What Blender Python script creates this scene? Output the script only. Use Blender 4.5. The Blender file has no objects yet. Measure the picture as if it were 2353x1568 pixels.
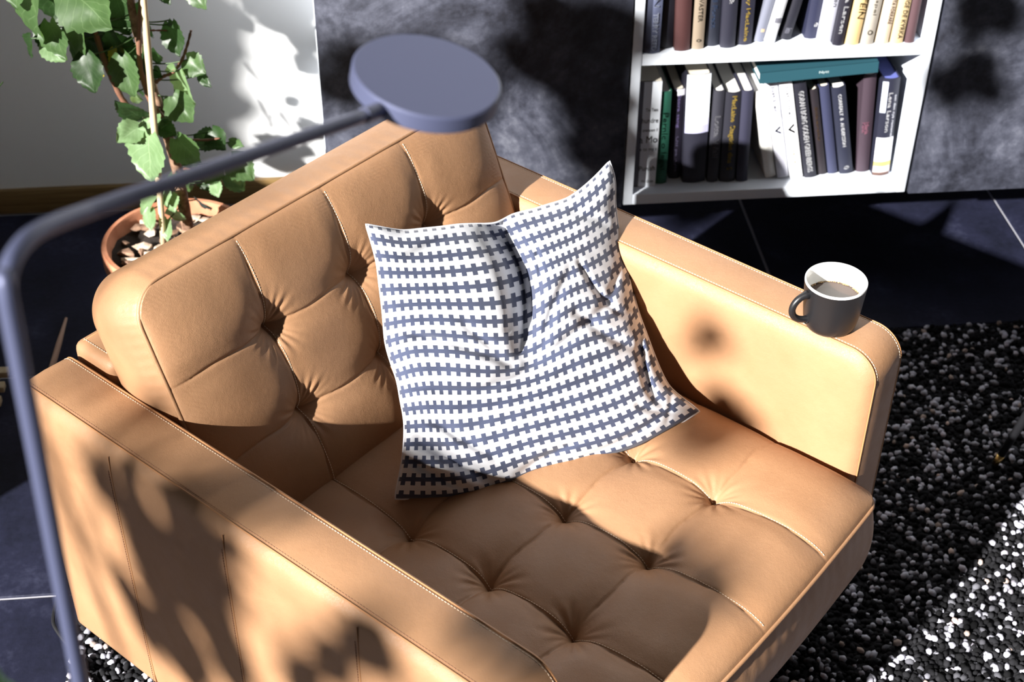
import bpy, bmesh, math, random
import numpy as np
from mathutils import Vector, Matrix, Euler

rnd = random.Random(7)
nrs = np.random.RandomState(11)
COL = bpy.context.scene.collection
SC = bpy.context.scene

# ------------------------------------------------------------------ camera
F_PX = 3446.7
CW = np.array([0.517838, -1.616697, 1.920975])
FW = np.array([0.078915, 0.782043, -0.618207])
RT = np.array([0.995432, -0.095251, 0.006574])
UP = np.array([0.053744, 0.615902, 0.785987])
cam_data = bpy.data.cameras.new('camera')
cam = bpy.data.objects.new('camera', cam_data)
COL.objects.link(cam)
cam.matrix_world = Matrix(((RT[0], UP[0], -FW[0], CW[0]), (RT[1], UP[1], -FW[1], CW[1]),
                           (RT[2], UP[2], -FW[2], CW[2]), (0, 0, 0, 1)))
cam_data.sensor_width = 36.0
cam_data.lens = F_PX / 2353 * 36
cam_data.clip_start = 0.05
cam_data.dof.use_dof = True
cam_data.dof.focus_distance = 2.02
cam_data.dof.aperture_fstop = 7.1
SC.camera = cam

# ------------------------------------------------------------------ light
world = bpy.data.worlds.new('world')
SC.world = world
world.use_nodes = True
bg = world.node_tree.nodes['Background']
bg.inputs[0].default_value = (1.0, 0.98, 0.98, 1)
bg.inputs[1].default_value = 0.034
SUN_EL = math.radians(27.5)
sun_d = bpy.data.lights.new('sun', 'SUN')
sun_d.energy = 16
sun_d.color = (1.0, 0.97, 0.925)
sun_d.angle = math.radians(0.85)
sun = bpy.data.objects.new('sun', sun_d)
COL.objects.link(sun)
SUN_AZ = math.radians(42)
SUN = Vector((math.cos(SUN_EL) * math.cos(SUN_AZ), math.cos(SUN_EL) * math.sin(SUN_AZ), -math.sin(SUN_EL)))   # direction the light travels
sun.rotation_euler = SUN.to_track_quat('-Z', 'Y').to_euler()
sun.location = (-3, -3, 3.5)
SC.view_settings.view_transform = 'Standard'
SC.view_settings.look = 'None'
SC.view_settings.exposure = 0.0
SC.view_settings.gamma = 1.0
SC.view_settings.use_curve_mapping = False


def ray(x, y):
    d = FW * F_PX + RT * (x - 1176.5) - UP * (y - 784)
    return d / np.linalg.norm(d)


def at(x, y, ax, val):
    """point of the room seen at (x, y) on the plane axis ax = val"""
    d = ray(x, y)
    return Vector(CW + d * (val - CW[ax]) / d[ax])


# ------------------------------------------------------------------ helpers
def tag(o, label=None, cat=None, group=None, kind=None):
    if label: o['label'] = label
    if cat: o['category'] = cat
    if group: o['group'] = group
    if kind: o['kind'] = kind
    return o


def empty(name, loc=(0, 0, 0), rz=0.0, rot=None):
    o = bpy.data.objects.new(name, None)
    o.empty_display_size = .05
    COL.objects.link(o)
    o.location = loc
    o.rotation_euler = rot if rot else (0, 0, rz)
    return o


def link(name, me, mats=None, parent=None, smooth=False):
    if mats is not None:
        if not isinstance(mats, (list, tuple)): mats = [mats]
        for m in mats: me.materials.append(m)
    if smooth:
        me.polygons.foreach_set('use_smooth', [True] * len(me.polygons))
        if smooth != True:
            try: me.set_sharp_from_angle(angle=math.radians(smooth))
            except Exception: pass
    o = bpy.data.objects.new(name, me)
    COL.objects.link(o)
    if parent: o.parent = parent
    return o


def smooth_path(cp, n=6):
    out = []
    for i in range(len(cp) - 1):
        p0 = cp[max(i - 1, 0)]; p1 = cp[i]; p2 = cp[i + 1]; p3 = cp[min(i + 2, len(cp) - 1)]
        for k in range(n):
            t = k / n
            out.append(.5 * ((2 * p1) + (-p0 + p2) * t + (2 * p0 - 5 * p1 + 4 * p2 - p3) * t * t + (-p0 + 3 * p1 - 3 * p2 + p3) * t ** 3))
    out.append(cp[-1]); return out


class MB:
    """collects verts and faces"""
    def __init__(s): s.v = []; s.f = []; s.m = []

    def add(s, vs, fs, mi=0):
        b = len(s.v)
        s.v += [tuple(p) for p in vs]
        s.f += [tuple(b + i for i in f) for f in fs]
        s.m += [mi] * len(fs)

    def box(s, a, b, mi=0, M=None):
        x0, y0, z0 = a; x1, y1, z1 = b
        vs = [(x0, y0, z0), (x1, y0, z0), (x1, y1, z0), (x0, y1, z0), (x0, y0, z1), (x1, y0, z1), (x1, y1, z1), (x0, y1, z1)]
        if M is not None: vs = [M @ Vector(v) for v in vs]
        s.add(vs, [(0, 3, 2, 1), (4, 5, 6, 7), (0, 1, 5, 4), (1, 2, 6, 5), (2, 3, 7, 6), (3, 0, 4, 7)], mi)

    def tube(s, pts, r, n=10, mi=0, cap=True, closed=False):
        P = [Vector(p) for p in pts]
        rs = r if isinstance(r, (list, tuple)) else [r] * len(P)
        vs = []; fs = []
        up = None
        for i, p in enumerate(P):
            if closed: t = P[(i + 1) % len(P)] - P[i - 1]
            else: t = P[min(i + 1, len(P) - 1)] - P[max(i - 1, 0)]
            t.normalize()
            if up is None:
                up = t.orthogonal().normalized()
            else:
                up = (up - t * up.dot(t))
                up = up.normalized() if up.length > 1e-6 else t.orthogonal().normalized()
            w = t.cross(up)
            for k in range(n):
                a = 2 * math.pi * k / n
                vs.append(p + (up * math.cos(a) + w * math.sin(a)) * rs[i])
        m = len(P)
        for i in range(m if closed else m - 1):
            j = (i + 1) % m
            for k in range(n):
                k2 = (k + 1) % n
                fs.append((i * n + k, i * n + k2, j * n + k2, j * n + k))
        if cap and not closed:
            fs.append(tuple(range(n - 1, -1, -1)))
            fs.append(tuple(range((m - 1) * n, m * n)))
        s.add(vs, fs, mi)

    def lathe(s, prof, n=48, mi=0, c=(0, 0, 0)):
        vs = []; fs = []
        for (r, z) in prof:
            for k in range(n):
                a = 2 * math.pi * k / n
                vs.append((c[0] + r * math.cos(a), c[1] + r * math.sin(a), c[2] + z))
        for i in range(len(prof) - 1):
            for k in range(n):
                k2 = (k + 1) % n
                fs.append((i * n + k, i * n + k2, (i + 1) * n + k2, (i + 1) * n + k))
        s.add(vs, fs, mi)

    def build(s, name, mats, parent=None, smooth=False):
        me = bpy.data.meshes.new(name)
        me.from_pydata(s.v, [], s.f)
        if any(s.m): me.polygons.foreach_set('material_index', s.m)
        me.update()
        return link(name, me, mats, parent, smooth)


def bevel_box(name, a, b, r, mat, parent=None, seg=2):
    bm = bmesh.new()
    bmesh.ops.create_cube(bm, size=1)
    for v in bm.verts:
        v.co = Vector(((a[0] + b[0]) / 2 + v.co.x * (b[0] - a[0]), (a[1] + b[1]) / 2 + v.co.y * (b[1] - a[1]),
                       (a[2] + b[2]) / 2 + v.co.z * (b[2] - a[2])))
    bmesh.ops.bevel(bm, geom=list(bm.edges), offset=r, segments=seg, affect='EDGES', profile=.5)
    me = bpy.data.meshes.new(name)
    bm.to_mesh(me); bm.free()
    return link(name, me, mat, parent, 35)


# ------------------------------------------------------------------ materials
def mat(name, col=(.5, .5, .5), rough=.5, metal=0., spec=.5, coat=0., sheen=0.):
    m = bpy.data.materials.new(name)
    m.use_nodes = True
    b = m.node_tree.nodes['Principled BSDF']
    b.inputs['Base Color'].default_value = (*col, 1)
    b.inputs['Roughness'].default_value = rough
    b.inputs['Metallic'].default_value = metal
    b.inputs['Specular IOR Level'].default_value = spec
    b.inputs['Coat Weight'].default_value = coat
    b.inputs['Sheen Weight'].default_value = sheen
    return m


def nd(m, typ, **kw):
    n = m.node_tree.nodes.new(typ)
    for k, v in kw.items():
        if k in ('inp',):
            for a, b in v.items(): n.inputs[a].default_value = b
        else: setattr(n, k, v)
    return n


def lk(m, a, b): m.node_tree.links.new(a, b)


def bsdf(m): return m.node_tree.nodes['Principled BSDF']


def ramp(m, fac, stops):
    r = nd(m, 'ShaderNodeValToRGB')
    els = r.color_ramp.elements
    while len(els) < len(stops): els.new(.5)
    for e, (p, c) in zip(els, stops):
        e.position = p; e.color = (*c, 1) if len(c) == 3 else c
    lk(m, fac, r.inputs[0])
    return r


def noise(m, scale, detail=4, rough=.5, vec=None, dist=0.):
    n = nd(m, 'ShaderNodeTexNoise', inp={'Scale': scale, 'Detail': detail, 'Roughness': rough, 'Distortion': dist})
    if vec is None:
        tc = nd(m, 'ShaderNodeTexCoord'); vec = tc.outputs['Object']
    lk(m, vec, n.inputs['Vector'])
    return n


def bump(m, h, strength=.3, dist=.001, prev=None):
    b = nd(m, 'ShaderNodeBump', inp={'Strength': strength, 'Distance': dist})
    lk(m, h, b.inputs['Height'])
    if prev is not None: lk(m, prev.outputs[0], b.inputs['Normal'])
    return b


def vary(m, scale, c0, c1, detail=5, p=(.35, .65), rough=.55):
    n = noise(m, scale, detail, rough)
    r = ramp(m, n.outputs['Fac'], [(p[0], c0), (p[1], c1)])
    lk(m, r.outputs[0], bsdf(m).inputs['Base Color'])
    return n, r


# leather
def leather(name, c0, c1, rough=.5, grain=1.0):
    m = mat(name, c0, rough, spec=.42)
    vary(m, 9, c0, c1, 4)
    tc = nd(m, 'ShaderNodeTexCoord')
    w = noise(m, 160, 3, .5, tc.outputs['Object'])
    mixv = nd(m, 'ShaderNodeMixRGB', inp={'Fac': .012}); lk(m, tc.outputs['Object'], mixv.inputs[1]); lk(m, w.outputs['Color'], mixv.inputs[2])
    vo = nd(m, 'ShaderNodeTexVoronoi', feature='DISTANCE_TO_EDGE', inp={'Scale': 620.0}); lk(m, mixv.outputs[0], vo.inputs['Vector'])
    r = ramp(m, vo.outputs['Distance'], [(0.0, (0, 0, 0)), (.35, (1, 1, 1))])
    b1 = bump(m, r.outputs[0], .28 * grain, .0005)
    n2 = noise(m, 70, 6, .6)
    b2 = bump(m, n2.outputs['Fac'], .25 * grain, .002, b1)
    lk(m, b2.outputs[0], bsdf(m).inputs['Normal'])
    n3 = noise(m, 25, 4)
    rr = nd(m, 'ShaderNodeMapRange', inp={'From Min': .3, 'From Max': .7, 'To Min': rough - .07, 'To Max': rough + .08})
    lk(m, n3.outputs['Fac'], rr.inputs[0]); lk(m, rr.outputs[0], bsdf(m).inputs['Roughness'])
    return m


M = {}
M['leather'] = leather('tan_leather', (.345, .184, .094), (.385, .212, .112), .46)
M['seam'] = mat('leather_seam', (.40, .19, .08), .55)
M['thread'] = mat('cream_thread', (.72, .58, .44), .8)
M['thread_dark'] = mat('brown_thread', (.33, .17, .10), .8)
M['leg_wood'] = mat('orange_wood', (.55, .25, .05), .4)
M['white_paint'] = mat('white_lacquer', (.74, .79, .87), .38, spec=.5)
nn = noise(M['white_paint'], 300, 2); lk(M['white_paint'], bump(M['white_paint'], nn.outputs['Fac'], .03, .0005).outputs[0], bsdf(M['white_paint']).inputs['Normal'])
M['wall'] = mat('wall_paint', (.74, .75, .76), .9, spec=.2)
nn = noise(M['wall'], 180, 4); lk(M['wall'], bump(M['wall'], nn.outputs['Fac'], .12, .001).outputs[0], bsdf(M['wall']).inputs['Normal'])
M['baseboard'] = mat('baseboard_wood', (.18, .11, .035), .5)
m = M['baseboard']; tc = nd(m, 'ShaderNodeTexCoord'); mp = nd(m, 'ShaderNodeMapping'); mp.inputs['Scale'].default_value = (2, 40, 60)
lk(m, tc.outputs['Object'], mp.inputs[0]); n = noise(m, 3, 6, .6, mp.outputs[0]); r = ramp(m, n.outputs['Fac'], [(.3, (.13, .075, .022)), (.7, (.23, .145, .055))]); lk(m, r.outputs[0], bsdf(m).inputs['Base Color'])

# slate tile
m = M['tile'] = mat('slate_tile', (.02, .022, .04), .55, spec=.2)
n1 = noise(m, 5, 8, .62); n2 = noise(m, 90, 6, .7)
mx = nd(m, 'ShaderNodeMath', operation='MULTIPLY_ADD', inp={1: .35}); lk(m, n2.outputs['Fac'], mx.inputs[0]); lk(m, n1.outputs['Fac'], mx.inputs[2])
r = ramp(m, mx.outputs[0], [(.45, (.005, .006, .012)), (.72, (.014, .0155, .034)), (.92, (.042, .046, .082))])
lk(m, r.outputs[0], bsdf(m).inputs['Base Color'])
lk(m, bump(m, n2.outputs['Fac'], .35, .002).outputs[0], bsdf(m).inputs['Normal'])
M['grout'] = mat('pale_grout', (.42, .42, .47), .9)

# concrete-look door
m = M['concrete'] = mat('concrete_laminate', (.12, .12, .14), .5, spec=.4)
n1 = noise(m, 4.2, 10, .68, None, .6); n2 = noise(m, 26, 8, .72)
mx = nd(m, 'ShaderNodeMath', operation='MULTIPLY_ADD', inp={1: .45}); lk(m, n2.outputs['Fac'], mx.inputs[0]); lk(m, n1.outputs['Fac'], mx.inputs[2])
r = ramp(m, mx.outputs[0], [(.58, (.014, .015, .022)), (.70, (.038, .041, .058)), (.80, (.075, .080, .108)), (.92, (.16, .168, .205))])
lk(m, r.outputs[0], bsdf(m).inputs['Base Color'])
v3 = noise(m, 60, 4); lk(m, bump(m, v3.outputs['Fac'], .1, .001).outputs[0], bsdf(m).inputs['Normal'])

M['lamp'] = mat('lavender_grey_paint', (.080, .090, .160), .48, metal=.3, spec=.5)
nn = noise(M['lamp'], 900, 2); lk(M['lamp'], bump(M['lamp'], nn.outputs['Fac'], .08, .0003).outputs[0], bsdf(M['lamp']).inputs['Normal'])
M['lamp_glass'] = mat('lamp_diffuser', (.85, .85, .82), .5)
M['black_cable'] = mat('black_cable', (.01, .01, .012), .5)
M['mug_out'] = mat('charcoal_glaze', (.009, .0092, .011), .42, spec=.5)
M['mug_in'] = mat('white_glaze', (.86, .86, .84), .18, spec=.5)
M['coffee'] = mat('coffee', (.045, .022, .014), .06, spec=.6)
M['froth'] = mat('coffee_froth', (.34, .22, .10), .6)
M['terracotta'] = mat('terracotta', (.40, .155, .075), .8)
vary(M['terracotta'], 30, (.34, .125, .06), (.47, .20, .11))
m = M['soil'] = mat('potting_soil', (.03, .02, .015), .95)
n1 = noise(m, 60, 8, .7); lk(m, bump(m, n1.outputs['Fac'], 1, .01).outputs[0], bsdf(m).inputs['Normal'])
M['bark'] = mat('brown_bark', (.17, .09, .05), .8)
vary(M['bark'], 60, (.10, .05, .03), (.33, .20, .13))
M['twig'] = mat('reddish_twig', (.16, .07, .04), .7)
M['bamboo'] = mat('bamboo_stake', (.62, .48, .30), .6)
M['chip'] = mat('pale_bark_chip', (.55, .42, .32), .9)
vary(M['chip'], 40, (.35, .24, .17), (.72, .60, .48))
M['pale_wood'] = mat('pale_slat_wood', (.42, .34, .22), .6)
vary(M['pale_wood'], 30, (.34, .27, .17), (.5, .41, .28))
M['brass'] = mat('brass', (.75, .5, .18), .3, 1.)
M['black_metal'] = mat('black_metal', (.012, .012, .014), .4)


def leafmat(name, c, c2, trans):
    m = mat(name, c, .42, spec=.45)
    tc = nd(m, 'ShaderNodeTexCoord')
    n = noise(m, 35, 5, .6)
    r = ramp(m, n.outputs['Fac'], [(.3, c), (.7, c2)])
    # veins from uv
    uv = tc.outputs['UV']
    sx = nd(m, 'ShaderNodeSeparateXYZ'); lk(m, uv, sx.inputs[0])
    ab = nd(m, 'ShaderNodeMath', operation='ABSOLUTE'); lk(m, sx.outputs[0], ab.inputs[0])
    mid = nd(m, 'ShaderNodeMath', operation='LESS_THAN', inp={1: .012}); lk(m, ab.outputs[0], mid.inputs[0])
    sub = nd(m, 'ShaderNodeMath', operation='MULTIPLY_ADD', inp={1: -.85}); lk(m, ab.outputs[0], sub.inputs[0]); lk(m, sx.outputs[1], sub.inputs[2])
    ml = nd(m, 'ShaderNodeMath', operation='MULTIPLY', inp={1: 6.0}); lk(m, sub.outputs[0], ml.inputs[0])
    fr = nd(m, 'ShaderNodeMath', operation='FRACT'); lk(m, ml.outputs[0], fr.inputs[0])
    sv = nd(m, 'ShaderNodeMath', operation='LESS_THAN', inp={1: .07}); lk(m, fr.outputs[0], sv.inputs[0])
    mxv = nd(m, 'ShaderNodeMath', operation='MAXIMUM'); lk(m, mid.outputs[0], mxv.inputs[0]); lk(m, sv.outputs[0], mxv.inputs[1])
    hv = nd(m, 'ShaderNodeMath', operation='MULTIPLY', inp={1: .45}); lk(m, mxv.outputs[0], hv.inputs[0])
    mix = nd(m, 'ShaderNodeMixRGB', blend_type='MIX'); lk(m, hv.outputs[0], mix.inputs[0]); lk(m, r.outputs[0], mix.inputs[1])
    mix.inputs[2].default_value = (min(1, c2[0] * 1.8 + .03), min(1, c2[1] * 1.6 + .03), min(1, c2[2] * 1.7 + .03), 1)
    lk(m, mix.outputs[0], bsdf(m).inputs['Base Color'])
    lk(m, bump(m, mxv.outputs[0], .5, -.001).outputs[0], bsdf(m).inputs['Normal'])
    tr = nd(m, 'ShaderNodeBsdfTranslucent'); tr.inputs[0].default_value = (*trans, 1)
    ms = nd(m, 'ShaderNodeMixShader', inp={0: .35})
    out = m.node_tree.nodes['Material Output']
    lk(m, bsdf(m).outputs[0], ms.inputs[1]); lk(m, tr.outputs[0], ms.inputs[2]); lk(m, ms.outputs[0], out.inputs[0])
    return m


M['leaf_dark'] = leafmat('shaded_green_leaf', (.014, .034, .010), (.026, .058, .017), (.04, .10, .02))  # darker copy for leaves in shade, the shade put into the colour
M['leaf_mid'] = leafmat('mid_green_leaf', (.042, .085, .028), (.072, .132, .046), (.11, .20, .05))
M['leaf_light'] = leafmat('lit_green_leaf', (.14, .235, .10), (.20, .31, .155), (.26, .40, .12))  # paler copy for sunlit leaves, the light put into the colour
M['leaf_yellow'] = leafmat('yellow_leaf', (.45, .38, .03), (.5, .42, .06), (.5, .4, .05))


# ------------------------------------------------------------------ structure
FLOOR_Z = 0.0
mb = MB(); mb.box((-3.2, -3.6, -.06), (4.4, 1.52, -.004))
floor = tag(mb.build('floor', M['grout']), 'dark slate tiled floor with pale grout joints', kind='structure')
TS = .6; GJ = .0035
tile_me = None
for i in range(-7, 5):
    for j in range(-6, 3):
        x0 = 1.95 + (i - 1) * TS; y0 = .185 + j * TS
        x1 = x0 + TS; y1 = min(y0 + TS, 1.40)
        if x0 > 4.2 or x1 < -3.0: continue
        cx, cy = x0, y0
        full = abs(y1 - (y0 + TS)) < 1e-6
        if full and tile_me is None:
            o = bevel_box('tile', (GJ, GJ, -.01), (TS - GJ, TS - GJ, 0), .0012, M['tile'], floor, 1)
            tile_me = o.data
        elif full:
            o = bpy.data.objects.new('tile', tile_me); COL.objects.link(o); o.parent = floor
        else:
            if y1 - y0 < .03: continue
            o = bevel_box('tile', (GJ, GJ, -.01), (TS - GJ, y1 - y0, 0), .0012, M['tile'], floor, 1)
        o.location = (cx, cy, 0)

mb = MB(); mb.box((-.87, 1.40, -.004), (4.4, 1.52, 2.7))
tag(mb.build('wall_back', M['wall']), 'white painted back wall behind the plant and the cabinets', kind='structure')
# unseen left wall shaped to cut the sun: corner pier, low parapet, open beyond
mb = MB()
mb.box((-.87, .56, -.004), (-.75, 1.40, 3.2))
mb.box((-.87, -.05, -.004), (-.75, .56, .75))
mb.box((-.87, -3.2, 3.2), (-.75, 1.40, 3.4))
tag(mb.build('wall_left_sunblock', M['wall']), 'unseen white left wall, added with its tall opening to shape the sunlight', kind='structure')
bevel_box('baseboard_back', (-.75, 1.386, 0), (.40, 1.40, .062), .002, M['baseboard'])
tag(bpy.data.objects['baseboard_back'], 'wooden baseboard along the foot of the white wall', kind='structure')
bevel_box('baseboard_left', (-.75, -.05, 0), (-.736, 1.386, .062), .002, M['baseboard'])
tag(bpy.data.objects['baseboard_left'], 'wooden baseboard along the left wall', kind='structure')

# ------------------------------------------------------------------ rug
RX0, RX1, RY0, RY1 = -.033, 2.75, -1.7, .777
rug = empty('speckled_rug', (RX0, RY0, 0))
tag(rug, 'chunky black and white speckled wool rug under the armchair', 'rug')
bevel_box('rug_base', (0, 0, 0), (RX1 - RX0, RY1 - RY0, .006), .002, mat('rug_backing', (.006, .006, .009), 1.0), rug)
ico_v = []; g = (1 + 5 ** .5) / 2
for a, b in ((1, g), (-1, g), (1, -g), (-1, -g)):
    ico_v += [(0, a, b), (a, b, 0), (b, 0, a)]
ico_v = np.array(ico_v, float); ico_v /= np.linalg.norm(ico_v[0])
bm = bmesh.new()
for v in ico_v: bm.verts.new(v)
bmesh.ops.convex_hull(bm, input=list(bm.verts)); bm.verts.ensure_lookup_table()
ico_v = np.array([v.co[:] for v in bm.verts]); bm.verts.index_update()
ico_f = np.array([[v.index for v in f.verts] for f in bm.faces]); bm.free()
sp = .0092
gx, gy = np.meshgrid(np.arange(RX0 + .004, RX1, sp), np.arange(RY0 + .004, RY1, sp))
P = np.stack([gx.ravel(), gy.ravel()], 1)
P += nrs.uniform(-.0045, .0045, P.shape)
# leave out the pile hidden beneath the chair's middle and beyond the frame on the near side
cxx = (P[:, 0] - P[:, 1]) * .70711; cyy = (P[:, 0] + P[:, 1]) * .70711
keep = ~((cxx > .06) & (cxx < .84) & (cyy > .10) & (cyy < .80)) & (P[:, 1] > -1.05) 
P = P[keep]
N = len(P)
rad = nrs.uniform(.0036, .0068, N); el = nrs.uniform(1.0, 1.75, N); an = nrs.uniform(0, 3.1416, N)
hz = nrs.uniform(.004, .012, N); white = nrs.rand(N) < .23
hz[white] += .002
V = ico_v[None] * rad[:, None, None]
V[:, :, 0] *= el[:, None]
c, s_ = np.cos(an)[:, None], np.sin(an)[:, None]
Vx = V[:, :, 0] * c - V[:, :, 1] * s_; Vy = V[:, :, 0] * s_ + V[:, :, 1] * c
V = np.stack([Vx + P[:, 0:1] - RX0, Vy + P[:, 1:2] - RY0, V[:, :, 2] + hz[:, None]], 2)
Fi = (ico_f[None] + (np.arange(N) * 12)[:, None, None]).reshape(-1, 3)
me = bpy.data.meshes.new('wool_pile')
me.vertices.add(N * 12); me.vertices.foreach_set('co', V.astype(np.float32).ravel())
me.loops.add(len(Fi) * 3); me.loops.foreach_set('vertex_index', Fi.astype(np.int32).ravel())
me.polygons.add(len(Fi)); me.polygons.foreach_set('loop_start', np.arange(0, len(Fi) * 3, 3, dtype=np.int32))
me.polygons.foreach_set('loop_total', np.full(len(Fi), 3, dtype=np.int32))
cols = np.zeros((N, 4), np.float32); cols[:, 3] = 1
g1 = nrs.uniform(.30, .70, N); g0 = nrs.uniform(.004, .022, N)
grey = nrs.rand(N) < .10
val = np.where(white, g1, g0); val = np.where(grey & ~white, nrs.uniform(.05, .16, N), val)
cols[:, 0] = val * np.where(white & (nrs.rand(N) < .12), 1.0, .95); cols[:, 1] = val * .95; cols[:, 2] = val * 1.1
warm = white & (nrs.rand(N) < .08); cols[warm, 1] *= .8; cols[warm, 2] *= .62
att = me.color_attributes.new('yarn', 'FLOAT_COLOR', 'POINT')
att.data.foreach_set('color', np.repeat(cols, 12, axis=0).ravel())
me.update(calc_edges=True)
m = M['yarn'] = mat('wool_yarn', (.5, .5, .5), .95, spec=.15)
a = nd(m, 'ShaderNodeVertexColor', layer_name='yarn'); lk(m, a.outputs[0], bsdf(m).inputs['Base Color'])
o = link('wool_pile', me, m, rug, True); tag(o, kind='stuff')

# ------------------------------------------------------------------ wall units
UZ, UY, UH = .20, 1.0, .64          # hung 20 cm above the floor, front at y=1.0
Wp = M['white_paint']


def carcass(name, x0, x1, label, open_front, group=None):
    r = empty(name, (x0, UY, UZ)); w = x1 - x0; d = 1.398 - UY; t = .019
    tag(r, label, 'bookcase' if open_front else 'cabinet', group)
    y0 = 0 if open_front else .018
    bevel_box('side_panel', (0, y0, 0), (t, d, UH), .0012, Wp, r)
    bevel_box('side_panel', (w - t, y0, 0), (w, d, UH), .0012, Wp, r)
    bevel_box('bottom_panel', (t, y0, 0), (w - t, d, .024), .0012, Wp, r)
    bevel_box('top_panel', (t, y0, UH - .024), (w - t, d, UH), .0012, Wp, r)
    bevel_box('back_panel', (t, d - .006, .024), (w - t, d, UH - .024), .0008, Wp, r)
    return r


CX0, CX1 = 1.014, 1.620
cab = carcass('wall_cabinet', .402, CX0 - .002, 'grey concrete-look wall cabinet between the white wall and the bookcase', False, None)
bevel_box('door', (.002, -.002, -.004), (CX0 - .002 - .402 - .002, .016, UH), .001, M['concrete'], cab)
cab2 = carcass('wall_cabinet', CX1 + .002, 2.226, 'grey concrete-look wall cabinet right of the bookcase, its door lit near the bottom', False, None)
bevel_box('door', (.006, -.002, -.004), (.602, .016, UH), .001, M['concrete'], cab2)
cab3 = carcass('wall_cabinet', 2.23, 2.83, 'grey concrete-look wall cabinet at the far right edge of the wall', False, None)
bevel_box('door', (.002, -.002, -.004), (.598, .016, UH), .001, M['concrete'], cab3)
bookcase = carcass('bookcase', CX0, CX1, 'white open bookcase filled with two rows of books', True)
SHZ = .548   # top of the middle shelf
bevel_box('shelf', (.019, .002, SHZ - .025 - UZ), (CX1 - CX0 - .019, .39, SHZ - UZ), .001, Wp, bookcase)

# ------------------------------------------------------------------ books
_tm = {}


def solid(name, c, rough=.6):
    if name not in _tm: _tm[name] = mat(name, c, rough, spec=.4)
    return _tm[name]


PAGES = mat('book_pages', (.72, .66, .54), .9)
nz = noise(PAGES, 600, 2)
PAGESW = mat('book_pages_white', (.82, .80, .76), .9)
font = None


def text_mesh(body):
    cu = bpy.data.curves.new('t', 'FONT'); cu.body = body; cu.size = 1; cu.resolution_u = 2
    cu.extrude = 0.0
    o = bpy.data.objects.new('t', cu); COL.objects.link(o)
    dg = bpy.context.evaluated_depsgraph_get(); dg.update()
    me = bpy.data.meshes.new_from_object(o.evaluated_get(dg))
    bpy.data.objects.remove(o); bpy.data.curves.remove(cu)
    vs = np.array([v.co[:] for v in me.vertices]); fs = [tuple(p.vertices) for p in me.polygons]
    bpy.data.meshes.remove(me)
    mn = vs.min(0); mx = vs.max(0)
    vs = (vs - mn) / np.maximum(mx - mn, 1e-6)
    return vs, fs


def lettering(body, parent, ctr, length, height, color, y, mode='down', bold=0.0):
    """lettering on a spine facing -y. ctr=(x,z); mode down = reads top to bottom, flat = horizontal"""
    vs, fs = text_mesh(body)
    out = []
    for ox in ((0, 0), (bold, bold)) if bold else ((0, 0),):
        for a, b, _ in vs:
            a = a - .5; b = b - .5
            if mode == 'down': x = ctr[0] + b * height + ox[0] * .7; z = ctr[1] - a * length
            elif mode == 'up': x = ctr[0] - b * height; z = ctr[1] + a * length
            else: x = ctr[0] + a * length; z = ctr[1] + b * height
            out.append((x, y, z + ox[1]))
    n = len(vs)
    F = list(fs) + ([tuple(i + n for i in f) for f in fs] if bold else [])
    mb = MB(); mb.add(out, F)
    return mb.build('lettering', solid('ink_' + '_'.join('%02d' % int(c * 99) for c in color), color), parent)


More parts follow.
